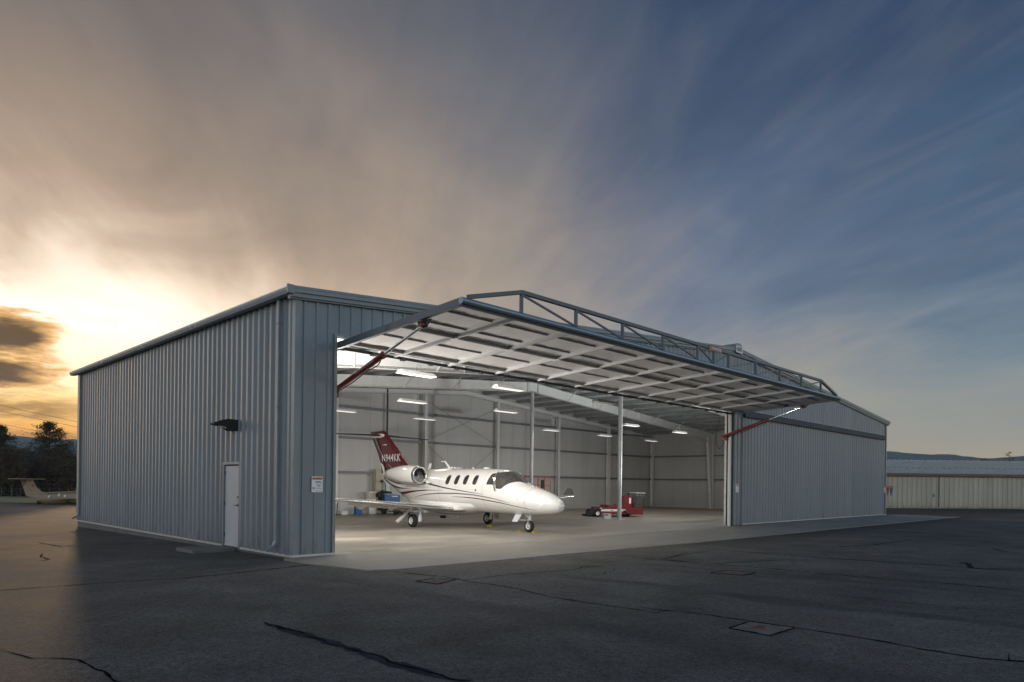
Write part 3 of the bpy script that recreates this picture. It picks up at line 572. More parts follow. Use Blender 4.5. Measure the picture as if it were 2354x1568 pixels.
for (p, q) in (((2.65, 5.66), (10.6, 5.66)), ((10.6, 5.66), (18.55, 5.66)), ((1.18, 5.27), (2.65, 5.66)), ((18.55, 5.66), (20.11, 5.27))):
    b = MB(); b.bar((p[0], ty, p[1]), (q[0], ty, q[1]), .085, .085); bevel(b.build('top_chord', 'trim_dark', SD), .008)
for x in TV+[10.62]:
    b = MB(); b.bar((x, ty, 5.24), (x, ty, 5.62), .06, .06); b.build('truss_post', 'trim_dark', SD)
seq = [(2.65, 4.41), (4.41, 6.18), (6.18, 7.96), (7.96, 9.72), (9.72, 10.62)]
for a, c in seq: b = MB(); b.bar((a+.03, ty, 5.61), (c-.03, ty, 5.26), .035, .04); b.build('truss_brace', 'trim_dark', SD)
for a, c in [(11.50, 10.62), (13.28, 11.5), (15.04, 13.28), (16.8, 15.04), (18.55, 16.8)]: b = MB(); b.bar((a-.03, ty, 5.61), (c+.03, ty, 5.26), .035, .04); b.build('truss_brace', 'trim_dark', SD)
b = MB(); b.box(10.25, 11.02, ty-.056, ty-.048, 5.57, 5.74); b.box(10.29, 10.37, ty-.060, ty-.057, 5.61, 5.70, 2); addtext(b, 'SCHWEISS', (10.40, ty-.0585, 5.615), (1, 0, 0), (0, 0, 1), .56, .08, 1); b.build('sign_plate', ['red_paint', 'sign_white', 'yellow'], SD)
# hydraulic rams
def ram(x, s):
    p0 = Vector((x, .20, 3.90)); p1 = Vector((x, -1.73, 4.49)); p2 = Vector((x, -3.14, 4.93)); a = (p1-p0).normalized()
    b = MB(); b.tube([p0, p1], .068, 18); b.tube([p1-a*.05, p1+a*.02], .082, 18); b.tube([p0-a*.1, p0+a*.06], .078, 14); b.box(x-.03, x+.03, p0.y-.08, p0.y+.16, p0.z-.2, p0.z+.02)
    u_ = a.cross(Vector((-1, 0, 0))).normalized()*1.0
    if s > 0: addtext(b, 'SCHWEISS', p0-a*-.95+Vector((-.073, 0, 0))-u_*.03, -a*-1, u_, .8, .06, 1)
    r = b.build('hydraulic_ram', ['red_paint', 'galv'], H)
    b = MB(); b.tube([p1, p2], .032, 14); b.build('piston_rod', 'chrome', r)
    b = MB(); b.ring(p2-Vector((.06, 0, 0)), (1, 0, 0), [(0, 0), (0, .07), (.12, .07), (.12, 0)], 16); b.build('rod_eye', 'red_paint', r)
    b = MB(); b.prism([(x-.01, p2.y-.10, p2.z-.06), (x-.01, p2.y+.10, p2.z-.06), (x-.01, p2.y+.2, 5.02), (x-.01, p2.y-.25, 5.02)], (.02, 0, 0)); b.build('lug_plate', 'dark_steel', r)
    b = MB(); q = [p1-a*.1-Vector((0, 0, .09)), p1-a*.25-Vector((0, 0, .14)), p1-a*.7-Vector((0, 0, .10)), p1-a*1.2-Vector((0, 0, .12)), p0+a*.3-Vector((0, 0, .10)), p0+Vector((0, .0, -.12)), p0+Vector((.03*s, .10, -.42)), p0+Vector((.06*s, .24, -.55)), p0+Vector((.08*s, .36, -.3)), p0+Vector((-.05*s, .42, .2)), p0+Vector((-.02*s, .3, .7)), p0+Vector((0, .35, 1.0))]
    # smooth hose
    Q = []
    for i in range(len(q)-1):
        a0 = q[max(i-1, 0)]; a1 = q[i]; a2 = q[i+1]; a3 = q[min(i+2, len(q)-1)]
        for k_ in range(5):
            t_ = k_/5; Q.append(.5*((2*a1)+(a2-a0)*t_+(2*a0-5*a1+4*a2-a3)*t_*t_+(3*a1-a0-3*a2+a3)*t_**3))
    b.tube(Q, .013, 6); b.build('hose', 'black', r)
ram(1.15, 1); ram(20.22, -1)
# ---- closed door of the right bay
b = MB(); corr(b, 'x', X3+.03, X4-.02, -.03, .06, 4.86, -1, dp=.042, off=.1, PROF=PROF2); b.box(X3+.03, X4-.02, -.02, .02, .05, 4.9); CD = b.build('closed_door', 'siding_door', H)
b = MB(); b.box(X3+.02, X4-.01, -.07, -.03, .03, .075); b.build('bottom_rail', 'galv', CD)
b = MB(); b.box(X3+.02, X4-.01, -.06, .03, -.0, .03); b.build('rubber_seal', 'black', CD)
b = MB(); b.box(X3+.0, X3+.03, -.05, .0, .05, 4.9); b.box(X4-.02, X4+.01, -.05, .0, .05, 4.9); b.build('edge_trim', 'trim', CD)
b = MB(); b.box(X3-.03, X4+.03, -.17, -.03, 4.81, 5.045); b.box(X3-.05, X4+.05, -.18, -.02, 5.045, 5.065, 1); b.box(X3-.05, X4+.05, -.19, -.165, 4.79, 4.82, 1); b.box(X3-.055, X3-.03, -.18, -.02, 4.80, 5.05, 1)
b.build('truss_cover', ['fabric_dark', 'black'], CD)
b = MB(); b.box(X3-.05, X4+.05, -.12, -.036, 5.068, 5.095); b.build('header_flashing', 'trim', H)

# concrete step pad by the side door
b = MB(); b.box(-1.12, -.06, 2.87, 3.95, -.3, -.0); sp = bevel(b.build('door_step', 'concrete_dark'), .02); tag(sp, 'grey concrete step slab below the white side door', 'step')
# wall lamp
wl = thing('wall_lamp', 'dark shoebox wall lamp above and left of the white side door', 'lamp', (0, 2.97, 3.1))
b = MB(); b.prism([(-.04, -.10, -.13), (-.04, -.10, .13), (-.30, -.10, .14), (-.62, -.10, .02), (-.62, -.10, -.01), (-.36, -.10, -.04), (-.24, -.10, -.13)], (0, .22, 0)); bevel(b.build('housing', 'black', wl), .01)
b = MB(); b.prism([(-.12, -.06, -.10), (-.20, -.06, -.115), (-.45, -.06, -.05), (-.45, -.06, -.03), (-.16, -.06, -.08)], (0, .14, 0)); b.build('lens', 'lens_dim', wl)
# caution signs
def caution(x, y, label, turned=False, wide=.28):
    b = MB(); h_ = .36; b.box(x, x+wide, y-.008, y, 1.46, 1.46+h_)
    b.box(x+.012, x+wide-.012, y-.011, y-.0085, 1.46+h_-.075, 1.46+h_-.018, 1); yy = y-.0115
    b.add([(x+.024, yy, 1.46+h_-.065), (x+.056, yy, 1.46+h_-.065), (x+.04, yy, 1.46+h_-.028)], [(0, 1, 2)], 2)
    addtext(b, 'WARNING', (x+.068, yy, 1.46+h_-.062), (1, 0, 0), (0, 0, 1), wide-.10, .032, 2)
    for i, (a, w_) in enumerate(((.10, .13), (.085, .165))): b.box(x+a, x+a+w_, y-.0095, y-.0085, 1.70-.024*i, 1.712-.024*i, 2)
    for i in range(4): b.box(x+.11+.006*i, x+.235-.006*i, y-.0095, y-.0085, 1.638-.018*i, 1.645-.018*i, 3)
    b.box(x+.09, x+.26, y-.0095, y-.0085, 1.545, 1.553, 3); b.box(x+.09, x+.26, y-.0095, y-.0085, 1.487, 1.494, 3)
    b.ring((x+.048, y-.0095, 1.55), (0, -1, 0), [(0, .028), (0, .021)], 18, 4); b.bar((x+.03, y-.0095, 1.568), (x+.066, y-.0095, 1.532), .001, .006, 4, (0, 0, 1)); b.box(x+.042, x+.054, y-.0095, y-.0085, 1.535, 1.567, 2)
    o = b.build('caution_sign', ['sign_white', 'sign_orange', 'ink', 'jet_grey', 'red_paint']); return tag(o, label, 'sign', 'caution signs on the hangar front')
caution(.41, -.035, 'white warning sign with orange header on the near left pillar')
caution(20.76, -.035, 'white warning sign with orange header on the pillar between the two doors')
caution(40.82, -.035, 'small white warning sign on the far right pillar of the hangar front', wide=.26)

# hanging lamps
LAMPS = [(8.25, 6.6, 1, 'bright white hanging lamp in front of the far rafter, above the jet tail'), (12.9, 6.3, 1, 'hanging lamp just below and left of the nearest bright lamp'), (8.4, 11.7, 1, 'dim hanging lamp half hidden behind the left door pillar'),
 (12.9, 11.8, 1, 'thin hanging lamp over the engines beside the back wall post'), (8.0, 1.25, 2, 'largest bright hanging lamp just under the hinge line, left of the round column'), (12.85, 1.1, 0, 'unlit dark topped hanging lamp left of the nearest round column'),
 (21.6, 6.1, 1, 'hanging lamp just right of the nearest round column'), (27.1, 6.6, 1, 'hanging lamp against the haunched rafter on the right'), (21.6, 11.5, 1, 'thin hanging lamp between the far round column and the next back wall post'),
 (26.7, 11.6, 1, 'thin hanging lamp behind and left of the nearest round column'), (32.4, 12.0, 1, 'faint hanging lamp farthest back near the right corner'), (4.3, 1.2, 2, ''), (4.2, 6.4, 1, ''), (33.5, 6.6, 1, '')]
def lamp_proto():
    t_ = thing('hanging_lamp', '', 'lamp', group='lamps hanging in the hangar')
    b = MB(); b.add([(-.61, -.16, .0), (.61, -.16, .0), (.61, .16, .0), (-.61, .16, .0), (-.57, -.07, .10), (.57, -.07, .10), (.57, .07, .10), (-.57, .07, .10)], [(0, 1, 5, 4), (1, 2, 6, 5), (2, 3, 7, 6), (3, 0, 4, 7), (4, 5, 6, 7)]); b.build('housing', 'white_steel', t_)
    b = MB(); b.box(-.57, .57, -.13, .13, -.004, .012); b.build('lens', 'lens', t_)
    return t_
lp = lamp_proto(); first = True
for x, y, st_, lab in LAMPS:
    t_ = lp if first else dup(lp); first = False
    t_.location = (x, y, 4.72); t_['label'] = lab or 'hanging lamp near the front left, hidden behind the pillar'
    if not lab and x > 30: t_['label'] = 'hanging lamp at the far right end of the front row'
    zt_ = rz(x)-.14-4.72
    for sx in (-.45, .45): b = MB(); b.tube([(sx, 0, .1), (sx, 0, zt_)], .003, 4); b.build('wire', 'grey_steel', t_)
    b = MB(); b.tube([(0, 0, .1), (.02, 0, .3), (.1, 0, .33), (.16, 0, .15), (.3, .0, .12)], .006, 5); b.build('cord', 'grey_steel', t_)
    if st_ == 0:
        for ch in t_.children:
            if ch.name.startswith('lens'): ch.data = ch.data.copy(); ch.data.materials[0] = M['lens_dim']
            if ch.name.startswith('housing'): ch.data = ch.data.copy(); ch.data.materials[0] = M['trim_dark']
    else:
        L = bpy.data.lights.new('lamp_light', 'AREA'); L.shape = 'RECTANGLE'; L.size = 1.1; L.size_y = .22; L.energy = (0, 15, 50)[st_]; L.color = (1, .93, .83)
        lo = bpy.data.objects.new('lamp_light', L); COL.objects.link(lo); lo.parent = t_; lo.location = (0, 0, -.012)
# unseen fill light, added on a tripod behind the left pillar
wk = thing('fill_light', 'added fill light on a tripod, unseen behind the left door pillar', 'fill light', (2.1, 3.0, 0))
b = MB(); b.tube([(0, 0, .5), (0, 0, 2.1)], .02, 8)
for a in (0, 2.1, 4.2): b.tube([(0, 0, .8), (.45*math.cos(a), .45*math.sin(a), .0)], .014, 6)
b.build('tripod', 'grey_steel', wk)
b = MB(); b.box(-.12, .12, -.06, .06, 2.1, 2.28); b.box(-.02, .02, -.02, .02, 2.28, 2.5); b.build('lamp_head', 'black', wk)
for nm, rot, e, sz in (('fill_flood', (R(96), 0, R(-50)), 370, .5), ('fill_flood', (R(150), 0, R(-140)), 620, .4)):
    L = bpy.data.lights.new(nm, 'AREA'); L.shape = 'SQUARE'; L.size = sz; L.energy = e; L.color = (1, .94, .87); lo = bpy.data.objects.new(nm, L); COL.objects.link(lo); lo.parent = wk; lo.location = (.1, .1, 2.6); lo.rotation_euler = rot
wk2 = dup(wk); wk2.location = (25.2, 1.4, 0); wk2['label'] = 'added fill light on a tripod, unseen behind the closed right door'  # second added fill, brightens rafters and ceiling on the right
for ch in wk2.children:
    if ch.type == 'LIGHT': ch.data = ch.data.copy(); ch.data.energy = 260; ch.data.color = (.95, .98, 1); ch.rotation_euler = (R(125), 0, R(10)) if ch.data.size > .45 else (R(140), 0, R(60))

# ---------------------------------------------------------------- the business jet (local: x aft of the nose, y to starboard, z up)
ST = np.array([
(0,1.0,.99,.01,.995),(.05,1.13,.87,.14,1.0),(.22,1.27,.77,.28,1.02),(.62,1.46,.69,.46,1.06),(1.29,1.65,.645,.62,1.14),(1.85,1.80,.635,.71,1.22),
(2.2,2.01,.635,.76,1.30),(2.56,2.23,.635,.785,1.40),(2.9,2.315,.635,.80,1.47),(3.5,2.36,.635,.81,1.50),(4.6,2.38,.635,.815,1.51),(7.5,2.39,.64,.815,1.52),
(8.4,2.36,.72,.79,1.55),(9.3,2.31,1.0,.68,1.68),(10.0,2.27,1.28,.54,1.80),(10.7,2.22,1.56,.38,1.90),(11.4,2.12,1.80,.20,1.97),(11.9,2.02,1.96,.03,1.99)])
def pchip(x, X, Y):
    h = np.diff(X); d_ = np.diff(Y)/h; n = len(X); mm_ = np.zeros(n); mm_[0] = d_[0]; mm_[-1] = d_[-1]
    for i in range(1, n-1):
        if d_[i-1]*d_[i] > 0:
            w1 = 2*h[i]+h[i-1]; w2 = h[i]+2*h[i-1]; mm_[i] = (w1+w2)/(w1/d_[i-1]+w2/d_[i])
    i = min(max(int(np.searchsorted(X, x))-1, 0), n-2); t_ = (x-X[i])/h[i]
    return float((1+2*t_)*(1-t_)**2*Y[i]+t_*(1-t_)**2*h[i]*mm_[i]+t_*t_*(3-2*t_)*Y[i+1]+t_*t_*(t_-1)*h[i]*mm_[i+1])
def sta(u):
    u = min(max(u, 0), 11.9); return [pchip(u, ST[:, 0], ST[:, k_]) for k_ in (1, 2, 3, 4)]
def surfw(u, z):
    zt_, zb_, a, zc_ = sta(u); q = (z-zc_)/(zt_-zc_) if z > zc_ else (z-zc_)/(zc_-zb_); return a*max(0, 1-q*q)**.5
def surfp(u, ph, off=0.):
    zt_, zb_, a, zc_ = sta(u); s = math.sin(ph); return Vector((u, (a+off)*math.cos(ph), zc_+((zt_-zc_+off) if s > 0 else (zc_-zb_+off))*s))
def phi_of(u, z):
    zt_, zb_, a, zc_ = sta(u); q = (z-zc_)/(zt_-zc_) if z > zc_ else (z-zc_)/(zc_-zb_); return math.asin(max(-1, min(1, q)))
JA = .049; J = thing('business_jet', 'white twin engine business jet with dark red tail parked inside the hangar', 'airplane', (10.262, .856, 0), math.pi/2-JA)
J.scale = (.959,)*3
b = MB(); US = [0, .012, .03, .05, .09, .15, .22, .32, .45]+[.62+.12*i for i in range(94)]; US = [u for u in US if u < 11.9]+[11.9]; n = 48
vs = [surfp(u, 2*math.pi*j/n) for u in US for j in range(n)]
b.add(vs, [(i*n+j, i*n+(j+1) % n, (i+1)*n+(j+1) % n, (i+1)*n+j) for i in range(len(US)-1) for j in range(n)], 0, True)
def stripe(pts, mi, sides=(1, -1), off=.004):
    # pts: (u, z, half width)
    Q = []
    for (a, c) in zip(pts[:-1], pts[1:]):
        k_ = max(2, int(abs(a[0]-c[0])/.08))
        for i in range(k_): f = i/k_; Q.append([a[q]+(c[q]-a[q])*f for q in range(3)])
    Q.append(list(pts[-1]))
    for _ in range(6): Q = [Q[0]]+[[(Q[i-1][q]+2*Q[i][q]+Q[i+1][q])/4 for q in range(3)] for i in range(1, len(Q)-1)]+[Q[-1]]
    for s in sides:
        vs = []
        for u, z, hw in Q:
            for zz in (z-hw, z, z+hw):
                p = surfp(u, phi_of(u, zz), off); vs.append((p.x, p.y*s, p.z))
        b.add(vs, [(3*i+k_, 3*i+k_+1, 3*i+k_+4, 3*i+k_+3) for i in range(len(Q)-1) for k_ in (0, 1)], mi, True)
stripe([(7.9, 1.88, .035), (7.42, 1.81, .035), (6.62, 1.69, .030), (5.67, 1.57, .022), (4.49, 1.46, .014), (3.93, 1.41, .010), (3.39, 1.37, .004)], 1)
stripe([(8.04, 1.16, .004), (7.28, 1.29, .018), (6.3, 1.355, .026), (5.08, 1.375, .026), (4.1, 1.345, .024), (3.46, 1.29, .02), (2.84, 1.22, .014), (2.26, 1.12, .009), (2.01, 1.07, .004)], 2)
stripe([(5.41, 1.235, .004), (4.82, 1.24, .012), (4.3, 1.225, .018), (3.6, 1.185, .018), (3.29, 1.15, .018), (2.49, 1.07, .015), (1.77, .97, .011), (1.14, .87, .007), (.9, .84, .003)], 3)
stripe([(9.9, 1.27, .05), (9.3, 1.30, .065), (8.74, 1.345, .05), (7.93, 1.43, .03), (6.92, 1.48, .014), (5.97, 1.48, .003)], 3)
stripe([(11.46, 2.03, .03), (10.78, 1.77, .05), (10.09, 1.60, .045), (9.15, 1.53, .02), (8.29, 1.51, .004)], 1)
stripe([(8.75, 1.61, .006), (7.8, 1.61, .016), (6.93, 1.60, .004)], 2)
stripe([(11.5, 2.10, .05), (10.9, 2.02, .10), (10.44, 1.92, .09), (9.74, 1.77, .05), (8.87, 1.69, .006)], 3)
# hatch, ports, panel lines
for (u, z, r_, mi) in ((3.86, 1.52, .045, 2), (6.55, 1.02, .018, 1), (5.05, .80, .018, 1), (1.35, 1.12, .012, 1), (1.62, 1.20, .01, 1)):
    w_ = surfw(u, z); p = Vector((u, w_, z)); ax = Vector((0, 1, (z-sta(u)[3])*.8)); b.ring(p-ax*.004, ax, [(.012, 0), (.012, r_), (0, r_)], 14, mi)
for u in (1.30, 3.48, 6.25, 8.55): 
    vs = []
    for i in range(41):
        ph = -1.57+3.14*i/40
        for du in (-.004, .004): vs.append(surfp(u+du, ph, .0015))
    b.add(vs, [(2*i, 2*i+1, 2*i+3, 2*i+2) for i in range(40)], 2, True)
for (u, z) in ((1.58, 1.02), (2.0, 1.06)): stripe([(u, z+.09, .004), (u+.03, z-.02, .004)], 1, (1,))
FU = b.build('fuselage', ['jet_white', 'jet_black', 'jet_grey', 'maroon', 'red_paint'], J)
# belly fairing
b = MB(); n = 28; vs = []; k_ = 30
for i in range(k_+1):
    f = i/k_; u = 4.0+5.0*f; q = math.sin(math.pi*f)**.55; 
    for j in range(n+1):
        ph = math.pi*(j/n); y = math.cos(ph); vs.append((u, (.35+.72*q)*y*(1 if abs(y) < .98 else 1), .98+.12*f-(.10+.48*q)*math.sin(ph)**.7))
b.add(vs, [(i*(n+1)+j, i*(n+1)+j+1, (i+1)*(n+1)+j+1, (i+1)*(n+1)+j) for i in range(k_) for j in range(n)], 0, True)
b.box(6.6, 6.8, .15, .3, .30, .42, 1); b.box(6.0, 7.4, -.02, .02, .36, .41, 0); b.build('belly_fairing', ['jet_white', 'black'], J)
# cabin windows
def wpatch(cu, cz, hw, hh, off=.007, e=3.2, s=1, mi=0, mb=None, n=28, shear=0.):
    vs = []
    for rr_ in (0, .5, 1):
        for j in range(n):
            a = 2*math.pi*j/n; c, q = math.cos(a), math.sin(a); k2 = (abs(c)**e+abs(q)**e)**(-1/e)
            z = cz+q*k2*hh*rr_; u = cu+c*k2*hw*rr_+shear*(z-cz); p = surfp(u, phi_of(u, z), off); vs.append((p.x, p.y*s, p.z))
    mb.add(vs, [(i*n+j, i*n+(j+1) % n, (i+1)*n+(j+1) % n, (i+1)*n+j) for i in range(2) for j in range(n)], mi, True)
for u in (5.72, 5.15, 4.58, 3.99):
    for s in (1, -1):
        b = MB(); wpatch(u, 1.915, .135, .19, .004, mb=b, s=s, mi=1); wpatch(u, 1.915, .115, .17, .008, mb=b, s=s); 
        wpatch(u, 1.965, .10, .085, .010, mb=b, s=s, mi=2)
        b.build('cabin_window', ['jet_glass', 'jet_grey', 'jet_black'], J)
def glass(poly_lo, poly_hi, name, s=1, n=16, mrows=8):
    # poly_* : lists of (u, phi)
    def at(P_, f):
        f *= len(P_)-1; i = min(int(f), len(P_)-2); g_ = f-i; return [P_[i][q]+(P_[i+1][q]-P_[i][q])*g_ for q in (0, 1)]
    b = MB(); vs = []
    for i in range(n+1):
        lo = at(poly_lo, i/n); hi = at(poly_hi, i/n)
        for j in range(mrows+1):
            f = j/mrows; p = surfp(lo[0]+(hi[0]-lo[0])*f, lo[1]+(hi[1]-lo[1])*f, .009); vs.append((p.x, p.y*s, p.z))
    b.add(vs, [(i*(mrows+1)+j, i*(mrows+1)+j+1, (i+1)*(mrows+1)+j+1, (i+1)*(mrows+1)+j) for i in range(n) for j in range(mrows)], 0, True)
    return b.build(name, 'jet_glass', J)
P2 = lambda u, z: (u, phi_of(u, z))
for s in (1, -1):
    glass([P2(2.80, 1.73), P2(3.27, 1.74)], [P2(2.98, 2.17), (3.03, phi_of(3.05, 2.185)), (3.22, phi_of(3.2, 2.15))], 'cockpit_window', s)
    glass([P2(2.50, 1.58), P2(2.40, 1.62), P2(2.28, 1.74), P2(2.13, 1.83), (1.98, R(78)), (1.84, R(87))], [P2(2.72, 1.60), P2(2.92, 2.05), P2(2.99, 2.20), (2.86, R(62)), (2.72, R(76)), (2.60, R(88))], 'windshield', s, 30, 10)
    b = MB()
    vs = []
    for i in range(21):
        f = i/20; z = 1.50+.73*f; u = 2.72+.30*f**.8
        for du in (-.035, .035): p = surfp(u+du, phi_of(u+du, z), .014); vs.append((p.x, p.y*s, p.z))
    b.add(vs, [(2*i, 2*i+1, 2*i+3, 2*i+2) for i in range(20)], 0, True); b.build('windshield_post', 'lip', J)
b = MB(); vs = []
for i in range(13):
    f = i/12; u = 1.84+.78*f
    for y in (-.03, .03): p = surfp(u, math.pi/2, .016); vs.append((p.x, y, p.z))
b.add(vs, [(2*i, 2*i+1, 2*i+3, 2*i+2) for i in range(12)], 0, True); b.build('windshield_post', 'jet_grey', J)
# wing
def airfoil(c, th, n=14):
    up_ = []; lo_ = []
    for i in range(n+1):
        x = (1-math.cos(math.pi*i/n))/2; y = 5*th*(.2969*x**.5-.126*x-.3516*x*x+.2843*x**3-.1036*x**4)
        up_.append((x*c, y*c)); lo_.append((x*c, -y*c*.75))
    return up_+lo_[::-1][1:-1]
def loft(mb, secs, vertical=False, s=1, mi=0):
    # secs: (le_x, span, z_or_y, chord, thick, pitch)
    vs = []; nn = 0
    for (lx, sp_, h_, c, th, *r_) in secs:
        A_ = airfoil(c, th); nn = len(A_)
        for x, y in A_: vs.append((lx+x, y, sp_) if vertical else (lx+x, s*sp_, h_+y))
    m_ = len(secs)
    mb.add(vs, [(i*nn+j, i*nn+(j+1) % nn, (i+1)*nn+(j+1) % nn, (i+1)*nn+j) for i in range(m_-1) for j in range(nn)]+[tuple(range(nn)), tuple((m_-1)*nn+j for j in range(nn))], mi, False)
    for k2 in range((m_-1)*nn): mb.sm[-2-((m_-1)*nn)+k2] = True
for s in (1, -1):
    b = MB(); loft(b, [(4.62, .6, .74, 2.7, .13), (4.98, 1.0, .75, 2.25, .13), (5.17, 2.0, .83, 2.0, .13), (5.5, 4.4, 1.03, 1.5, .12), (5.82, 6.9, 1.23, 1.0, .11), (5.95, 7.12, 1.25, .8, .10), (6.2, 7.2, 1.26, .45, .07)], s=s)
    wg = fixn(b.build('wing', 'jet_white', J))
    b = MB(); nn = 12                                   # polished leading edge
    SE = [(4.98, 1.0, .75, 2.25, .13), (5.17, 2.0, .83, 2.0, .13), (5.5, 4.4, 1.03, 1.5, .12), (5.82, 6.9, 1.23, 1.0, .11)]; vs = []
    for (lx, sp_, h_, c, th) in SE:
        for j in range(-5, 6):
            x = (abs(j)/5)**2*.07; y = 5*th*(.2969*x**.5-.126*x-.3516*x*x); y *= 1 if j > 0 else -.75; vs.append((lx+x*c-.006, s*sp_, h_+y*c+(.004 if j > 0 else -.004)))
    b.add(vs, [(i*11+j, i*11+j+1, (i+1)*11+j+1, (i+1)*11+j) for i in range(3) for j in range(10)], 0, True); b.build('leading_edge', 'lip', wg)
    b = MB(); b.prism([(5.95, s*7.14, 1.25), (6.22, s*7.20, 1.60), (6.52, s*7.22, 1.61), (6.72, s*7.14, 1.27)], (0, s*.03, 0)); b.build('winglet', 'jet_grey', wg)
    for y in (2.6, 4.0): b = MB(); b.prism([(6.2, s*y, .84+.04*y-.05), (7.3, s*y, .80+.04*y-.05), (7.15, s*y, .66+.04*y-.05), (6.9, s*y, .60+.04*y-.05)], (0, s*.07, 0)); b.build('flap_fairing', 'jet_white', wg)
    b = MB(); b.prism([(6.95, s*1.1, .78), (7.45, s*1.1, .62), (7.10, s*4.5, .90), (6.85, s*4.5, 1.02)], (0, 0, -.03)); b.build('flap', 'jet_white', wg)
# fin and tailplane
b = MB(); secs = [(9.05, 2.22, 0, 2.9, .055), (9.45, 2.53, 0, 2.50, .062), (10.32, 3.18, 0, 1.98, .07), (11.28, 3.95, 0, 1.56, .08), (11.42, 4.08, 0, 1.50, .08), (11.55, 4.17, 0, 1.40, .07), (11.72, 4.24, 0, 1.24, .05)]
loft(b, secs, vertical=True)
addtext(b, 'N944KK', (11.74, .090, 2.76), (-1, 0, 0), (.10, 0, .9949), 1.56, .35, 1, .008)
addtext(b, 'N944KK', (10.25, -.090, 2.76), (1, 0, 0), (.10, 0, .9949), 1.56, .35, 1, .008)
b.prism([(11.52, .078, 3.55), (11.75, .078, 3.545), (11.75, .078, 3.56), (11.52, .078, 3.575)], (0, .006, 0), 1); b.prism([(11.38, .078, 3.54), (11.52, .078, 3.53), (11.52, .078, 3.58), (11.38, .078, 3.575)], (0, .012, 0), 1)
for pts, hw in ((((12.45, 3.9), (12.2, 3.55), (11.98, 3.3), (11.78, 3.1)), .008), (((11.25, 2.62), (10.85, 2.42)), .010)):
    for a, c in zip(pts[:-1], pts[1:]): b.prism([(a[0]-hw, .062, a[1]), (a[0]+hw, .062, a[1]), (c[0]+hw, .078, c[1]), (c[0]-hw, .078, c[1])], (0, .004, 0), 1)
FI = fixn(b.build('fin', ['maroon', 'sign_white'], J))
b = MB()
for a, c in (((12.35, 4.15), (11.5, 2.35)),): b.prism([(a[0]-.004, -.068, a[1]), (a[0]+.004, -.068, a[1]), (c[0]+.004, -.068, c[1]), (c[0]-.004, -.068, c[1])], (0, .136, 0))
b.build('rudder_gap', 'jet_black', FI)
b = MB(); b.prism([(12.02, -.02, 2.72), (11.86, -.02, 2.5), (11.72, -.02, 2.15), (11.2, -.02, 2.05), (11.5, -.02, 2.3), (11.8, -.02, 2.62)], (0, .04, 0)); b.build('tail_trim', 'jet_white', FI)
TP = MB(); 
for s in (1, -1): loft(TP, [(11.75, .0, 4.02, 1.05, .09), (11.80, .5, 4.015, 1.0, .09), (12.08, 2.75, 3.98, .62, .08), (12.16, 2.86, 3.98, .5, .06)], s=s)
tp = fixn(TP.build('tailplane', 'jet_white', J))
for s in (1, -1):
    b = MB(); vs = []
    for (lx, sp_, h_, c, th) in [(11.765, .2, 4.018, 1.03, .09), (12.07, 2.72, 3.98, .62, .08), (12.15, 2.86, 3.98, .5, .07)]:
        for j in range(-5, 6):
            x = (abs(j)/5)**2*.26; y = 5*th*(.2969*x**.5-.126*x-.3516*x*x); y *= 1 if j > 0 else -.75; vs.append((lx+x*c-.008, s*sp_, h_+y*c+(.005 if j > 0 else -.005)))
    b.add(vs, [(i*11+j, i*11+j+1, (i+1)*11+j+1, (i+1)*11+j) for i in range(2) for j in range(10)], 0, True); b.build('deicing_boot', 'jet_black', tp)
b = MB(); b.ring((11.55, 0, 4.01), (1, 0, 0), [(0, 0), (.02, .03), (.12, .08), (.4, .12), (1.2, .10), (1.45, .01)], 14); b.build('fin_bullet', 'jet_white', tp)
# engines
for s in (1, -1):
    c = Vector((6.98, s*1.24, 2.10)); ax = Vector((1, 0, .02)); 
    b = MB(); b.ring(c, ax, [(.0, .30), (-.03, .325), (.0, .345), (.06, .36), (.35, .39), (.8, .405), (1.2, .39), (1.7, .33), (2.1, .25), (2.45, .17), (2.44, .15), (2.2, .14)], 36)
    # black pinstripe on the outboard side
    vs = []
    for i in range(31):
        f = i/30; a = 2.36*f; rr_ = float(np.interp(a, [0, .35, .8, 1.2, 1.7, 2.1, 2.45], [.345, .39, .405, .39, .33, .25, .17]))+.004; th = R(-62+66*f**1.6)
        for dt in (-.04, .04): vs.append((c.x+a, c.y+s*rr_*math.cos(th+dt*(1.1-f)), c.z+rr_*math.sin(th+dt*(1.1-f))))
    b.add(vs, [(2*i, 2*i+1, 2*i+3, 2*i+2) for i in range(30)], 1, True)
    en = b.build('engine', ['jet_white', 'jet_black'], J)
    b = MB(); b.ring(c, ax, [(.30, .255), (.12, .27), (.03, .285), (-.02, .302), (-.045, .325), (-.03, .345), (.03, .362), (.10, .372)], 36); b.build('inlet_lip', 'lip', en)
    b = MB(); b.ring(c, ax, [(.34, .26), (.34, 0)], 30)
    for k_ in range(20):
        a = 2*math.pi*k_/20; v1 = Vector((0, math.cos(a), math.sin(a))); v2 = Vector((0, -math.sin(a), math.cos(a))); q = c+ax*.30
        b.add([q+v1*.05, q+v1*.255, q+v1*.255+v2*.05+ax*.05, q+v1*.05+v2*.02+ax*.03], [(0, 1, 2, 3)], 1)
    b.build('fan', ['jet_black', 'grey_steel'], en)
    b = MB(); b.ring(c+ax*.14, ax, [(0, 0), (.05, .035), (.12, .055), (.2, .06)], 16); b.build('spinner', 'dark_steel', en)
    b = MB(); b.prism([(7.5, s*.6, 2.02), (7.6, s*.6, 2.14), (8.9, s*.5, 2.12), (9.1, s*.5, 2.04)], (0, s*.5, .02)); b.build('pylon', 'jet_white', en)
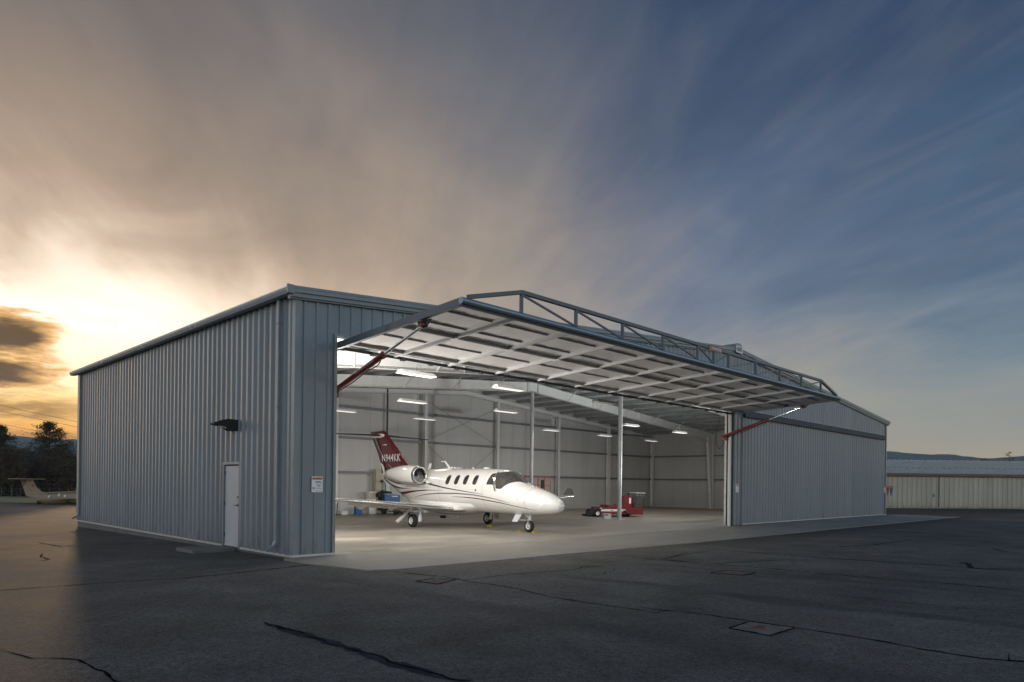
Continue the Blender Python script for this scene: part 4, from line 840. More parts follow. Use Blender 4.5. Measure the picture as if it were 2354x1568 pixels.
# small things on the roof and nose
b = MB(); b.prism([(6.62, -.012, 2.38), (6.45, -.012, 2.38), (6.86, -.012, 2.72), (7.16, -.012, 2.72), (7.17, -.012, 2.69), (6.93, -.012, 2.68)], (0, .024, 0)); b.build('antenna', 'jet_white', J)
b = MB(); b.prism([(7.85, .25, 2.28), (7.62, .25, 2.30), (7.52, .25, 2.62), (7.66, .25, 2.62)], (0, .02, 0)); b.build('antenna', 'jet_white', J)
b = MB(); b.box(4.05, 4.3, -.05, .05, 2.37, 2.42); b.box(4.95, 5.05, -.015, .015, 2.38, 2.43); b.box(6.2, 6.24, -.01, .01, 2.38, 2.47); b.box(5.9, 5.94, -.01, .01, 2.38, 2.45); bevel(b.build('antenna', 'jet_white', J), .01)
b = MB(); b.prism([(7.15, .80, 1.93), (6.95, .80, 1.88), (6.7, .83, 1.80), (6.9, .83, 1.76)], (0, .10, 0)); bevel(b.build('air_scoop', 'jet_white', J), .02)
b = MB()
for s in (1, -1): b.tube([(1.05, s*.50, .76), (1.02, s*.60, .70), (.85, s*.61, .69)], .012, 6)
b.build('pitot_tube', 'chrome', J)
# landing gear
def wheel(par, c, r_, wd, ax=(0, 1, 0)):
    b = MB(); b.ring(c, ax, [(-wd/2, r_*.55), (-wd/2, r_*.80), (-wd*.40, r_*.94), (-wd*.2, r_), (wd*.2, r_), (wd*.40, r_*.94), (wd/2, r_*.80), (wd/2, r_*.55)], 28)
    for q in (-.25, 0, .25): b.ring(c, ax, [(wd*q-.004, r_*.995), (wd*q-.003, r_*1.004), (wd*q+.003, r_*1.004), (wd*q+.004, r_*.995)], 28)
    ty_ = b.build('tyre', 'rubber', par)
    b = MB(); 
    for q in (-1, 1):
        b.ring(c, ax, [(q*wd*.5, r_*.56), (q*wd*.40, r_*.50), (q*wd*.25, r_*.42), (q*wd*.3, r_*.2), (q*wd*.42, r_*.14), (q*wd*.42, 0)], 24)
        for k_ in range(6): a = k_*math.pi/3; ctr = Vector(c)+Vector((math.cos(a)*r_*.31, q*wd*.285, math.sin(a)*r_*.31)); b.ring(ctr, ax, [(-.004, .02), (.006*q, .02), (.006*q, 0)], 8, 1)
    b.build('rim', ['gear_paint', 'ink'], par)
for s in (1, -1):
    g_ = MB(); g_.tube([(6.05, s*1.86, .80), (6.05, s*1.86, .34)], .045, 12); g_.tube([(6.05, s*1.86, .40), (6.05, s*1.86, .24)], .06, 12); g_.bar((6.05, s*1.86, .27), (6.36, s*1.86, .25), .07, .09); g_.tube([(6.36, s*1.80, .25), (6.36, s*2.0, .25)], .035, 10)
    g_.bar((6.05, s*1.86, .75), (6.05, s*1.35, .78), .05, .06); g_.tube([(6.0, s*1.84, .62), (5.96, s*1.84, .28)], .012, 6)
    mg = g_.build('main_gear', 'gear_paint', J); wheel(mg, (6.36, s*1.98, .262), .262, .19)
    b = MB(); b.prism([(6.0, s*2.12, .86), (6.32, s*2.10, .80), (6.62, s*2.62, .25), (6.36, s*2.66, .20)], (0, s*.02, -.0)); b.build('gear_door', 'jet_white', mg)
g_ = MB(); g_.tube([(1.62, 0, .72), (1.66, 0, .45)], .04, 12); g_.tube([(1.65, 0, .50), (1.66, 0, .44)], .055, 12); 
for s in (1, -1): g_.bar((1.66, s*.085, .46), (1.70, s*.085, .22), .02, .06); 
g_.bar((1.66, -.09, .46), (1.66, .09, .46), .05, .04); g_.tube([(1.70, -.1, .225), (1.70, .1, .225)], .02, 8); g_.bar((1.66, 0, .5), (1.95, 0, .70), .03, .03)
ng = g_.build('nose_gear', 'gear_paint', J); wheel(ng, (1.70, 0, .225), .225, .13)
b = MB(); b.prism([(1.85, .22, .66), (2.2, .22, .66), (2.26, .34, .38), (1.98, .34, .38)], (0, .015, 0)); b.build('gear_door', 'gear_paint', ng)
b = MB(); b.prism([(1.85, -.22, .66), (2.2, -.22, .66), (2.26, -.34, .38), (1.98, -.34, .38)], (0, -.015, 0)); b.build('gear_door', 'gear_paint', ng)
b = MB(); b.bar((3.55, -.72, .78), (3.15, -.98, .36), .03, .03); b.bar((2.95, -.72, .78), (2.80, -.98, .40), .05, .03); b.bar((3.15, -.98, .37), (2.80, -.98, .37), .26, .03); b.bar((3.35, -.85, .58), (2.9, -.85, .58), .22, .02); b.build('air_stair', 'gear_paint', J)
# yellow wheel chocks
def chock(x, y, rz_, label):
    b = MB(); b.prism([(-.09, -.17, 0), (.09, -.17, 0), (.02, -.17, .055), (-.03, -.17, .055)], (0, .34, 0)); o = b.build('wheel_chock', 'yellow'); o.location = (x, y, .001); o.rotation_euler = (0, 0, rz_); return tag(o, label, 'chock', 'yellow wheel chocks')
nx, ny = 10.262+.959*1.70*math.sin(JA), .856+.959*1.70*math.cos(JA)
chock(nx+.02, ny-.33, math.pi/2, 'yellow chock in front of the jet nose wheel'); chock(nx-.02, ny+.33, math.pi/2, 'yellow chock behind the jet nose wheel')
b = MB(); b.box(-.06, .06, -.10, .10, 0, .07); b.bar((-.07, 0, .07), (.07, 0, .07), .03, .02); o = bevel(b.build('tool_box', 'yellow'), .01); o.location = (11.35, 5.6, 0); tag(o, 'small yellow box on the floor under the jet belly', 'box')

# ---------------------------------------------------------------- red aircraft tug (local x along, y away)
T = thing('aircraft_tug', 'low red electric aircraft tug with steering post behind the near round column', 'tug', (21.68, 8.72, 0), math.atan2(-.56, .83))
b = MB(); b.box(.55, 3.0, 0, 1.5, .13, .50); b.box(1.05, 2.0, .05, 1.45, .50, .62); b.box(.62, 2.0, -.006, 0, .30, .41, 1); b.box(1.15, 1.33, -.010, -.006, .34, .37, 2); b.box(.57, .68, -.008, 0, .44, .48, 1)
bd = bevel(b.build('body', ['red_paint', 'sign_white', 'ink'], T), .015)
b = MB(); b.box(-.05, .45, .2, 1.3, .02, .12); b.prism([(.2, .15, .12), (.55, .15, .45), (.55, .15, .12)], (0, 1.2, 0)); b.build('cradle', 'black', T)
for y in (-.02, 1.45):
    b = MB(); b.ring((.42, y, .19), (0, 1, 0), [(-.08, .11), (-.08, .17), (-.05, .19), (.05, .19), (.08, .17), (.08, .11)], 22); wh = b.build('wheel', 'rubber', T)
    b = MB(); b.ring((.42, y, .19), (0, 1, 0), [(.07, .11), (-.07, .11), (-.04, .09), (-.05, .04), (-.07, 0)], 18); b.build('rim', 'sign_white', wh)
b = MB(); b.box(.22, .66, -.12, .05, .40, .44); b.box(.28, .34, -.12, .02, .44, .47, 1); b.build('mudguard', ['black', 'orange'], T)
b = MB(); b.ring((2.2, .5, .16), (0, 1, 0), [(-.3, .10), (-.3, .16), (.3, .16), (.3, .10)], 18); b.build('drive_wheel', 'rubber', T)
b = MB(); b.prism([(1.92, .15, .50), (2.55, .15, .50), (2.50, .15, 1.10), (1.94, .15, 1.12)], (0, .9, 0)); b.box(2.26, 2.37, .142, .15, .72, 1.02, 1); bevel(b.build('console', ['red_paint', 'sign_white'], T), .01)
b = MB(); b.tube([(2.22, .3, 1.05), (2.22, .25, 1.16)], .015, 8)
ctr = Vector((2.22, .24, 1.18)); a1 = Vector((1, 0, .1)).normalized(); a2 = Vector((0, -.5, .85)).normalized()
b.tube([ctr+a1*.13*math.cos(k_*math.pi/10)+a2*.13*math.sin(k_*math.pi/10) for k_ in range(21)], .012, 6, caps=False)
for k_ in range(3): a = k_*2.09+.5; b.tube([ctr, ctr+a1*.13*math.cos(a)+a2*.13*math.sin(a)], .007, 5)
b.build('steering_wheel', 'black', T)
b = MB()
for y in (.05, 1.2):
    b.bar((2.50, y, .12), (2.62, y, 1.28), .05, .06); b.bar((2.98, y, .12), (3.14, y, 1.28), .05, .06)
for z, x0, x1, mi in ((1.30, 2.60, 3.15, 1), (.95, 2.60, 3.10, 0), (.68, 2.57, 3.06, 0), (.42, 2.55, 3.03, 0)):
    b.box(x0, x1, .05, .10, z-.02, z+.02, mi); b.box(x0, x1, 1.15, 1.2, z-.02, z+.02, mi)
b.box(2.62, 3.12, .04, .08, 1.12, 1.22, 0); b.box(2.84, 2.90, .03, .04, 1.14, 1.19, 2); b.box(2.66, 2.70, .03, .04, 1.14, 1.18, 1); b.box(3.02, 3.06, .03, .04, 1.14, 1.18, 1)
b.box(2.60, 3.16, .03, 1.22, 1.28, 1.31, 1); b.build('guard_frame', ['black', 'grey_steel', 'orange'], T)
b = MB(); b.box(2.5, 3.02, .08, 1.2, .14, .30); b.build('footwell', 'red_paint', T)
b = MB(); b.tube([(1.9, -.02, .36), (2.1, -.04, .20), (2.3, -.04, .14), (2.45, -.02, .2)], .035, 8); b.tube([(1.4, .1, .62), (1.42, .1, .68), (1.5, .1, .68)], .03, 8); b.box(1.7, 1.95, .1, .3, .62, .68); b.build('cable', 'black', T)
# battery charger
b = MB(); b.box(0, .38, 0, .3, .02, .28); b.box(.04, .20, -.006, 0, .16, .25, 1); b.ring((.32, -.006, .2), (0, -1, 0), [(0, .02), (.012, .02), (.012, 0)], 10, 2); b.tube([(.02, .15, .28), (.02, .15, .31), (.36, .15, .31), (.36, .15, .28)], .01, 6, 2)
o = bevel(b.build('battery_charger', ['galv', 'jet_grey', 'black']), .012); o.location = (20.35, 6.75, 0); o.rotation_euler = (0, 0, math.atan2(-.56, .83)); tag(o, 'small grey battery charger on the floor in front of the red tug', 'charger')

# ---------------------------------------------------------------- scissor lift, seen over the nose
S = thing('scissor_lift', 'orange scissor lift parked against the back wall behind the jet nose', 'lift', (23.2, 15.0, 0), math.atan2(-.3, .95))
b = MB(); b.box(0, 1.8, 0, .76, .14, .42); b.build('chassis', 'orange', S)
for x in (.22, 1.58):
    for y in (.0, .76): b = MB(); b.ring((x, y, .17), (0, 1, 0), [(-.06, 0), (-.06, .17), (.06, .17), (.06, 0)], 16); b.build('wheel', 'rubber', S)
b = MB()
for k_ in range(4):
    z = .46+.11*k_
    for y in (.1, .62): b.bar((.1, y, z), (1.7, y, z+.09), .04, .06); b.bar((.1, y+.05, z+.09), (1.7, y+.05, z), .04, .06)
b.build('scissor_arms', 'black', S)
b = MB(); b.box(0, 1.85, 0, .76, .98, 1.06); b.build('platform', 'orange', S)
b = MB()
for y in (.02, .74):
    for z in (1.2, 1.62, 2.15): b.bar((.0, y, z), (1.85, y, z), .035, .035)
    for x in (0, .46, .92, 1.38, 1.85): b.bar((x, y, 1.06), (x, y, 2.15), .035, .035)
for x in (0, 1.85):
    for z in (1.2, 1.62, 2.15): b.bar((x, .02, z), (x, .74, z), .035, .035)
b.build('guard_rail', 'orange', S)
b = MB(); b.box(1.15, 1.35, -.05, .02, 1.45, 1.98); b.build('control_box', 'black', S)

# ---------------------------------------------------------------- things along the back wall, left
b = MB(); b.box(13.86, 14.42, 17.2, 17.42, .02, 2.42); o = b.build('wall_cabinet', 'beige'); bevel(o, .01); tag(o, 'tall beige cabinet panel against the back wall behind the jet tail', 'cabinet')
e = thing('electric_box', 'grey electric box with a black cable mounted beside the beige cabinet', 'electric box', (14.28, 17.1, 0))
b = MB(); b.box(.0, .42, 0, .2, 1.12, 1.95); bevel(b.build('case', 'grey_steel', e), .01)
b = MB(); b.tube([(-.12, -.03, 1.75), (.02, -.05, 1.75), (.1, -.05, 1.6), (.12, -.05, 1.15), (.1, -.05, .9)], .02, 6); b.box(-.2, -.08, -.08, .0, 1.70, 1.82); b.build('cable', 'black', e)
b = MB(); b.box(0, .44, 0, .3, .75, 1.2); b.box(0, .44, 0, .02, .0, .75); b.box(.02, .42, -.006, 0, .8, 1.15, 1); o = b.build('storage_cabinet', ['sign_white', 'beige']); o.location = (13.36, 17.05, 0); tag(o, 'white cabinet low against the back wall left of the blue compressor', 'cabinet')
g_ = thing('air_compressor', 'blue engine cart with black pump standing by the back wall under the wing line', 'compressor', (13.75, 16.7, 0))
b = MB(); b.box(.35, 1.35, .0, .5, .60, 1.03); b.box(.8, 1.2, -.006, 0, .92, .98, 1); bevel(b.build('engine_cover', ['blue_plastic', 'sign_white'], g_), .03)
b = MB(); b.box(.0, .18, .1, .4, .92, 1.12); b.tube([(.1, .25, 1.12), (.35, .25, 1.20), (.95, .25, 1.15)], [.05, .08, .05], 10); b.box(.22, .34, .1, .4, .7, 1.1); b.tube([(.35, .3, 1.2), (.4, .3, 1.3)], .02, 6); b.build('pump', 'black', g_)
b = MB(); b.bar((.9, .2, 1.12), (1.9, .2, .98), .14, .05); b.build('tow_bar', 'grey_steel', g_)
b = MB(); b.box(.1, 1.4, .05, .45, .35, .60); b.box(.1, 1.4, .2, .3, .2, .35)
b.build('frame', 'black', g_)
for x in (.3, 1.2): b = MB(); b.ring((x, .0, .17), (0, 1, 0), [(-.05, 0), (-.05, .17), (.05, .17), (.05, 0)], 16); b.build('wheel', 'rubber', g_)
pj = thing('engine_stand', 'low dark cart with wooden planks on the floor by the back wall', 'cart', (13.95, 15.9, 0))
b = MB(); b.bar((0, 0, .18), (1.3, 0, .12), .5, .05); b.build('deck', 'black', pj)
b = MB(); b.bar((.1, -.1, .24), (1.0, .05, .26), .12, .06); b.bar((.2, .12, .3), (.9, -.05, .24), .1, .05); b.tube([(.7, 0, .3), (1.1, -.1, .1)], .04, 6); b.build('plank', 'wood', pj)
for x in (.1, .55, 1.0): b = MB(); b.ring((x, -.2, .09), (0, 1, 0), [(-.03, 0), (-.03, .09), (.03, .09), (.03, 0)], 12); b.build('caster', 'rubber', pj)
def can(x, y, h_, label, m1, nm, cat):
    b = MB(); b.box(-.18, .18, -.1, .1, 0, h_*.84); b.prism([(-.18, -.1, h_*.84), (.18, -.1, h_*.84), (.12, -.1, h_*.92), (-.12, -.1, h_*.92)], (0, .2, 0)); b.tube([(-.09, 0, h_*.9), (-.09, 0, h_)], .03, 10, 1); b.bar((0, 0, h_*.92), (.14, 0, h_*.96), .03, .03)
    o = bevel(b.build(nm, [m1, 'black']), .02); o.location = (x, y, 0); return tag(o, label, cat)
can(12.75, 17.2, .44, 'blue jerry can on the floor by the back wall, left of the carts', 'blue_plastic', 'jerry_can', 'can')
b = MB(); b.box(0, .36, 0, .25, 0, .16); b.box(-.01, .37, -.01, .26, .16, .19); o = b.build('storage_bin', 'sign_white'); o.location = (11.7, 17.1, 0); tag(o, 'flat white bin on the floor beside the left door pillar', 'bin')
b = MB(); b.bar((0, 0, .0), (.25, .3, .62), .03, .12); b.bar((-.1, .1, 0), (-.05, .35, .5), .1, .03); b.bar((0, .1, .02), (.35, .1, .02), .08, .04); o = b.build('broom_head', 'wood'); o.location = (11.35, 17.0, 0); tag(o, 'wooden boards leaning on the back wall beside the flat white bin', 'boards'); o.name = 'leaning_boards'

# ---------------------------------------------------------------- drains
def drain(poly, c, r_, label, dm_='drain_concrete'):
    b = MB(); rq = random.Random(int(c[1]*50)); cz = gz(c[1]); q = [(x, y, cz+.006) for x, y in poly]; b.add(q, [tuple(range(len(q)))])
    for i in range(len(poly)):
        p0 = Vector((*poly[i], cz+.008)); p1 = Vector((*poly[(i+1) % len(poly)], cz+.008)); 
        for q in range(6): a_ = p0+(p1-p0)*q/6; c_2 = p0+(p1-p0)*(q+1)/6; o_2 = Vector((rq.uniform(-.008, .008), rq.uniform(-.008, .008), 0)); b.bar(a_+o_2, c_2+o_2, rq.uniform(.012, .035), .004, 1)
    rr_ = random.Random(int(c[0]*100)); k2 = 18
    b.add([(c[0], c[1], cz+.0085)]+[(c[0]+math.cos(6.283*i/k2)*r_*rr_.uniform(1.1, 1.7), c[1]+math.sin(6.283*i/k2)*r_*rr_.uniform(1.0, 1.5), cz+.008) for i in range(k2)], [(0, 1+i, 1+(i+1) % k2) for i in range(k2)], 2)
    b.ring((c[0], c[1], cz+.006), (0, 0, 1), [(0, r_), (.008, r_*.95), (.008, 0)], 16, 3)
    for k_ in (-1, 0, 1): b.box(c[0]-r_*.7, c[0]+r_*.7, c[1]+k_*r_*.4-.012, c[1]+k_*r_*.4+.012, cz+.013, cz+.018, 4)
    return tag(b.build('drain_cover', [dm_, 'tar', 'rust', 'rust', 'ink']), label, 'drain', 'drains in the asphalt')
drain([(0.38, -10.32), (0.98, -10.29), (1.04, -10.86), (0.35, -10.86)], (.71, -10.57), .09, 'largest concrete drain square with rusty centre, nearest in the asphalt')
drain([(5.22, -7.41), (5.88, -7.43), (5.95, -8.02), (5.36, -8.03)], (5.62, -7.70), .10, 'rusty drain square in the asphalt, middle right', 'drain_brown')
drain([(-0.04, -4.55), (0.33, -4.46), (0.62, -4.85), (0.03, -5.07)], (.28, -4.74), .07, 'dull drain square in the asphalt just in front of the concrete apron', 'drain_brown')

# ---------------------------------------------------------------- old camouflaged trainer jet at the far left
zg = gz(90)
K = thing('military_jet', 'old sand camouflage trainer jet with T tail and purple star, far left', 'airplane', (10.95, 91.65, zg), math.atan2(-.70, .71)); K.scale = (1.08, 1.2, 1.1)
def body(mb, secs, n=20, mi=0):
    vs = [(x, math.cos(6.2832*j/n)*a, zc_+math.sin(6.2832*j/n)*h_) for x, zc_, h_, a in secs for j in range(n)]
    mb.add(vs, [(i*n+j, i*n+(j+1) % n, (i+1)*n+(j+1) % n, (i+1)*n+j) for i in range(len(secs)-1) for j in range(n)], mi, True)
b = MB(); body(b, [(.9, .95, .05, .05), (1.3, .92, .16, .14), (2.0, .82, .40, .30), (2.8, .72, .60, .46), (3.6, .72, .70, .55), (5.0, .76, .72, .60), (7, .82, .74, .62)]); b.build('fuselage', 'camo_sand', K)
b = MB(); body(b, [(7, .82, .745, .625), (8.5, .82, .68, .58), (10.2, .78, .5, .4), (11.2, .72, .2, .15), (11.4, .7, .02, .02)]); b.box(7.0, 7.1, -.5, .5, .7, 1.4); b.build('nose_section', 'galv', K)
b = MB(); b.prism([(.15, -.07, 2.85), (.85, -.07, .95), (3.6, -.07, 1.2), (2.6, -.07, 1.45), (1.95, -.07, 2.0), (1.5, -.07, 2.85)], (0, .14, 0)); fk = b.build('fin', 'camo_sand', K)
b = MB(); b.prism([(.15, -.075, 2.84), (.45, -.075, 1.95), (.75, -.075, 2.2), (.9, -.075, 2.84)], (0, .15, 0)); b.prism([(3.3, -.45, 1.30), (6.8, -.45, 1.45), (6.8, -.45, 1.32), (4.2, -.45, 1.12)], (0, .9, 0)); b.build('camo_patch', 'camo_brown', K)
b = MB(); b.bar((.62, -.078, 2.7), (1.55, -.078, 1.35), .01, .03); b.build('rudder_gap', 'ink', fk)
for s_r, mname, yy in ((.34, 'pink', -.085), (.20, 'camo_brown', -.090)):
    b = MB(); b.add([(1.65, yy, 2.12)]+[(1.65+math.sin(k_*.6283)*(s_r if k_ % 2 == 0 else s_r*.42), yy, 2.12+math.cos(k_*.6283)*(s_r if k_ % 2 == 0 else s_r*.42)) for k_ in range(10)], [(0, 1+k_, 1+(k_+1) % 10) for k_ in range(10)]); b.build('star', mname, fk)
b = MB(); b.box(-.15, 1.9, -1.5, 1.5, 2.85, 2.93); b.build('tailplane', 'camo_sand', K)
b = MB(); b.prism([(4.6, -4.6, .62), (7.6, -.5, .70), (5.0, -.5, .70), (4.0, -4.6, .62)], (0, 0, .1)); b.prism([(4.6, 4.6, .62), (7.6, .5, .70), (5.0, .5, .70), (4.0, 4.6, .62)], (0, 0, .1)); b.build('wing', 'camo_sand', K)
b = MB(); b.prism([(6.6, -.25, 1.4), (6.75, -.25, 1.9), (6.95, -.25, 1.9), (7.4, -.25, 1.4)], (0, .5, 0)); b.build('canopy', 'jet_grey', K)
for x, z, hh in ((3.75, .9, .25), (4.9, 1.1, .3), (5.6, 1.0, .25)): b = MB(); b.prism([(x, -.63, z-hh/2), (x+.18, -.63, z-hh/2), (x+.3, -.63, z+hh/2), (x+.1, -.63, z+hh/2)], (0, .06, 0)); b.build('patch', 'sign_white', K)
for x, y in ((6.3, .9), (6.3, -.9), (9.6, 0), (2.3, 0)):
    b = MB(); b.tube([(x, y, .75), (x, y, .2)], .06, 8); lg = b.build('landing_leg', 'ink', K); b = MB(); b.ring((x, y, .2), (0, 1, 0), [(-.09, 0), (-.09, .2), (.09, .2), (.09, 0)], 14); b.build('wheel', 'rubber', lg)

# ---------------------------------------------------------------- low hangar row at the far right
E0 = Vector((58.0, 11.9, 0)); E1 = Vector((90, -20.7, 0)); ex = (E1-E0).normalized(); ang = math.atan2(ex.y, ex.x)
HR = thing('hangar_row', 'long low beige hangar row with pale ribbed roof at the far right', 'hangar', E0, ang); LN = (E1-E0).length
b = MB(); corr(b, 'x', 0, LN, 0, -.3, 3.0, -1, pitch=.6, dp=.05); b.build('wall', 'far_siding', HR)
for i, x0 in enumerate((.9, 12.5, 24.1, 35.7)):
    b = MB(); corr(b, 'x', x0, x0+11.4, -.12, .06, 2.82, -1, pitch=.45, dp=.04, off=x0*.3); b.box(x0-.03, x0+.06, -.19, -.08, .02, 2.85); b.box(x0+11.36, x0+11.43, -.19, -.08, .02, 2.85); dr = b.build('sliding_door', 'far_siding', HR)
    b = MB(); b.box(x0+11.0, x0+11.06, -.22, -.16, 1.0, 1.25); b.build('door_handle', 'ink', dr)
b = MB(); b.box(-.1, LN, -.26, -.05, 2.86, 2.98); b.build('door_track', 'camo_brown', HR)
b = MB(); y0, z0, y1, z1 = -.5, 3.18, 3.2, 3.75; b.prism([(0, y0, z0), (0, y1, z1), (0, y1, z1-.06), (0, y0, z0-.06)], (LN, 0, 0)); x = .2
b.prism([(0, 3.3, 3.80), (0, 9.5, 4.8), (0, 9.5, 4.74), (0, 3.3, 3.74)], (LN, 0, 0))
while x < LN:
    b.prism([(x, y0, z0), (x, y1, z1), (x, y1, z1+.05), (x, y0, z0+.05)], (.08, 0, 0)); b.prism([(x, 3.3, 3.8), (x, 9.5, 4.8), (x, 9.5, 4.85), (x, 3.3, 3.85)], (.08, 0, 0)); x += .6
b.build('roof', 'roof_far', HR)
b = MB(); b.box(0, LN, -.54, -.48, 3.04, 3.17); b.build('gutter', 'camo_brown', HR)
b = MB(); x = .3
while x < LN: b.box(x, x+.32, 3.19, 3.24, 3.72, 3.80); x += .6
b.build('roof_step', 'ink', HR)
# warning pennants
pn = thing('pennant_line', 'orange, red and blue pennants on a string in front of the low hangar row', 'pennants', (57.75, 4.85, 0), math.atan2(-.70, .71))
b = MB(); b.tube([(-.9, 0, 1.95), (1.2, 0, 1.9)], .01, 5); b.build('rope', 'ink', pn)
b = MB(); b.box(.0, .62, -.01, .01, 1.72, 1.93); b.build('banner', 'orange', pn)
b = MB(); b.prism([(.02, -.015, 1.75), (.28, -.015, 1.75), (.18, -.015, 1.12), (.12, -.015, 1.12)], (0, .01, 0)); b.build('pennant', 'cloth_red', pn)
b = MB(); b.prism([(.30, -.015, 1.75), (.60, -.015, 1.75), (.46, -.015, 1.10), (.38, -.015, 1.10)], (0, .01, 0)); b.build('pennant', 'cloth_blue', pn)
b = MB(); b.tube([(-.9, 0, 0), (-.9, 0, 1.97)], .03, 8); b.tube([(1.2, 0, 0), (1.2, 0, 1.92)], .03, 8); b.build('post', 'galv', pn)

# ---------------------------------------------------------------- trees
def tuft(vs, fs, rr_, c, s, k_):
    for _ in range(k_):
        o = len(vs); p = Vector(c)+Vector((rr_.gauss(0, s), rr_.gauss(0, s), rr_.gauss(0, s*.7)))
        for q in range(3): vs.append(p+Vector((rr_.uniform(-1, 1), rr_.uniform(-1, 1), rr_.uniform(-1, 1)))*s*.62)
        fs.append((o, o+1, o+2))
def pine(x, y, h_, r_, label, seed, dens=1., low=.08, nb=46):
    rr_ = random.Random(seed); z0 = gz(y); t_ = thing('pine_tree', label, 'tree', (x, y, z0), 0, 'trees beyond the grass')
    b = MB(); k_ = 8; b.tube([(rr_.uniform(-.1, .1)*i*.3, rr_.uniform(-.1, .1)*i*.3, h_*.97*i/k_) for i in range(k_+1)], [h_*.018*(1-i/k_*.88) for i in range(k_+1)], 9); tk = b.build('trunk', 'bark', t_)
    vs, fs = [], []; lb = MB()
    for i in range(nb):
        f = low+(1-low)*(i+rr_.random())/nb; z = h_*f; L = r_*(1-(f-low)/(1-low))**.52*rr_.uniform(.45, 1.15)+.3; a = rr_.uniform(0, 6.283); el_ = rr_.uniform(.0, .45)
        d_ = Vector((math.cos(a), math.sin(a), el_)); p = Vector((0, 0, z)); P_ = [p]
        for j in range(1, 5): P_.append(p+d_*L*j/4+Vector((0, 0, .06*L*(j/4)**2)))
        lb.tube(P_, [.10*(1-j/5)*h_/14 for j in range(5)], 5)
        for j in range(int(5*dens)+3):
            q = P_[min(4, 2+j % 3)]+Vector((rr_.gauss(0, L*.16), rr_.gauss(0, L*.16), rr_.gauss(.1, L*.09))); tuft(vs, fs, rr_, q, .27, int(20*dens))
    tuft(vs, fs, rr_, (0, 0, h_), .3, 40)
    lb.build('limbs', 'bark', tk); c = MB(); c.add(vs, fs); c.build('crown', 'needle', t_)
def bare(x, y, h_, r_, label, seed, n1_=26, mt_='leaf_bare'):
    rr_ = random.Random(seed); z0 = gz(y); t_ = thing('bare_tree', label, 'tree', (x, y, z0), 0, 'trees beyond the grass')
    b = MB(); b.tube([(0, 0, 0), (.1, .1, h_*.35), (0, .1, h_*.7)], [h_*.016, h_*.012, h_*.004], 7); b.build('trunk', 'bark', t_)
    vs, fs = [], []
    def tw(p, d_, L, w_, lv):
        q = p+d_*L; o = len(vs); n_ = d_.cross(Vector((rr_.gauss(0, 1), rr_.gauss(0, 1), rr_.gauss(0, 1)))).normalized(); vs.extend([p+n_*w_, p-n_*w_, q-n_*w_*.5, q+n_*w_*.5]); fs.append((o, o+1, o+2, o+3))
        if lv == 0:
            if rr_.random() < .6: tuft(vs, fs, rr_, q, .28, 5)
            return
        for _ in range(3 if lv > 1 else 4): tw(p+d_*L*rr_.uniform(.45, 1), (d_+Vector((rr_.gauss(0, .45), rr_.gauss(0, .45), rr_.gauss(.1, .3)))).normalized(), L*rr_.uniform(.5, .8), w_*.62, lv-1)
    for i in range(n1_):
        z = h_*rr_.uniform(.12, .72); a = rr_.uniform(0, 6.283); d_ = Vector((math.cos(a)*r_/h_*2.2, math.sin(a)*r_/h_*2.2, rr_.uniform(.5, 1.4))).normalized(); tw(Vector((0, 0, z)), d_, h_*.19, .07, 3)
    c = MB(); c.add(vs, fs); c.build('crown', mt_, t_)
def tp_(U, dep): lat = (U-1176.5)/1597*dep; p = F0+fw*dep+rt*lat; return p.x, p.y
x, y = tp_(112, 140); pine(x, y, 14.2, 5.6, 'tall open crowned pine silhouetted against the sunset, left of the hangar', 41, 1.0, .08, 92)
x, y = tp_(-6, 124); pine(x, y, 12.2, 4.6, 'pine cut by the left edge of the picture', 12, 1.2, .08, 70)
for i, (U, dep, h_, r_, lab) in enumerate([(150, 150, 10.6, 3.6, 'bare twiggy tree between the tall pine and the hangar corner'), (176, 142, 9.2, 3.2, 'bare twiggy tree touching the hangar corner'), (128, 128, 8.8, 3.6, 'dark tree just in front of the tall pine on its right'),
    (95, 132, 8.6, 3.4, 'dark tree just in front of the tall pine on its left'), (28, 118, 8.4, 3.2, 'dark tree beside the pine at the left picture edge'), (52, 170, 10.5, 4.2, 'hazy tree in the gap between the two pines'), (76, 160, 9.6, 4.0, 'hazy tree just left of the tall pine'), (165, 120, 7.0, 3.0, 'low dark tree in front of the bare trees by the hangar corner'), (8, 150, 10.5, 4.0, 'hazy tree behind the pine at the left picture edge')]):
    x, y = tp_(U, dep); bare(x, y, h_, r_, lab, 30+i, 30)
# undergrowth below the trees
rr_ = random.Random(77); vs, fs = [], []
for i in range(5200):
    dep = rr_.uniform(122, 150); U = rr_.uniform(-60, 230); x, y = tp_(U, dep); hgt = 4.3+1.3*math.sin(U*.05)+.8*math.sin(U*.17+1); z = gz(y)+hgt*rr_.random()**.8*min(1, .4+(dep-122)/16); tuft(vs, fs, rr_, (x, y, z), .42, 9)
c = MB(); c.add(vs, fs); ug = c.build('undergrowth', 'leaf_bare'); ug['kind'] = 'stuff'; ug['label'] = 'dense dark undergrowth below the trees at the far left'; ug['category'] = 'undergrowth'
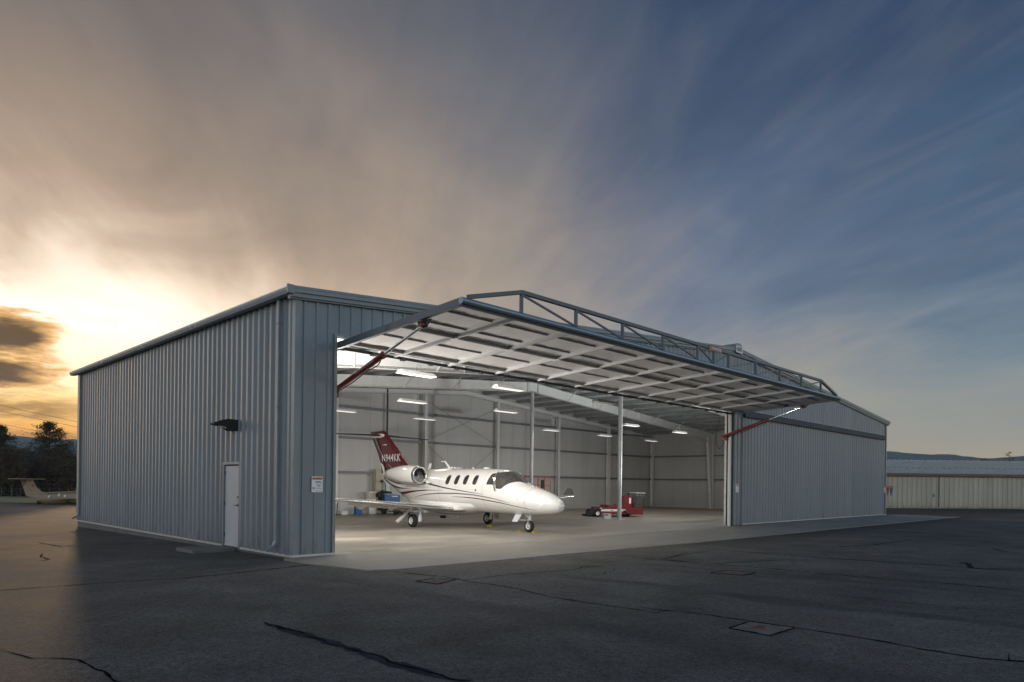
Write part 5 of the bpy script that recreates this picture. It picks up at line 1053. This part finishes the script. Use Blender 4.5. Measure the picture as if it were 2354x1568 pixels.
# wire fence along the trees
fn = thing('wire_fence', 'low wire fence along the trees behind the old camouflage jet', 'fence', (0, 0, 0))
b = MB(); PT = []
for U in range(-40, 220, 22): x, y = tp_(U, 116); PT.append((x, y, gz(y)))
for z in (.5, 1.0, 1.5): b.tube([(p[0], p[1], p[2]+z) for p in PT], .010, 4)
b.build('wire', 'trim_dark', fn)
for p in PT: b = MB(); b.tube([p, (p[0], p[1], p[2]+1.6)], .03, 5); b.build('post', 'trim_dark', fn)
# overhead lines
for i, (a, c, lab) in enumerate(((((11.46-12, 108.37+12, 16.2)), (19.33+8, 100.43-8, 7.9), 'topmost overhead power line in the sunset sky'), ((-.5, 120.4, 15.3), (27.3, 92.4, 7.2), 'second overhead power line in the sunset sky'), ((-.5, 120.4, 13.0), (27.3, 92.4, 5.9), 'third overhead power line just above the pine top'), ((-.5, 120.3, 7.6), (27.4, 92.4, 3.6), 'lowest cable crossing in front of the dark trees'))):
    a, c = Vector(a), Vector(c); Q = [a+(c-a)*f/10-Vector((0, 0, .5*math.sin(math.pi*f/10))) for f in range(11)]; b = MB(); b.tube(Q, .022 if i < 3 else .012, 5); o = b.build('power_line', 'ink' if i < 3 else 'trim_dark'); tag(o, lab, 'cable', 'overhead lines at the far left')
# bushes/trees on the skyline right, seen over the hangar row roof
for i, (dep, U, h_) in enumerate(((330, 2318, 20.5), (330, 2262, 17.5))):
    x, y = tp_(U, dep); pine(x, y, h_, 4.5, ('far dark conifer tip above the hangar row roof, nearer the right edge', 'far small conifer tip above the hangar row roof, left of the other')[i], 90+i, .5, .3, 24)
# ---------------------------------------------------------------- haze
HZ = True
if HZ:
    b = MB(); b.box(-2950, 2950, -2950, 2950, -4, 175); hm = bpy.data.materials.new('haze'); hm.use_nodes = True; n = N(hm.node_tree); hm.node_tree.nodes.clear(); oo = n.new('ShaderNodeOutputMaterial'); pv = n.new('ShaderNodeVolumePrincipled')
    pv.inputs['Color'].default_value = (.52, .78, 1., 1); pv.inputs['Density'].default_value = .00010; pv.inputs['Anisotropy'].default_value = .2; n.l.new(pv.outputs[0], oo.inputs['Volume']); M['haze'] = hm
    hz = b.build('haze', 'haze'); hz['kind'] = 'stuff'
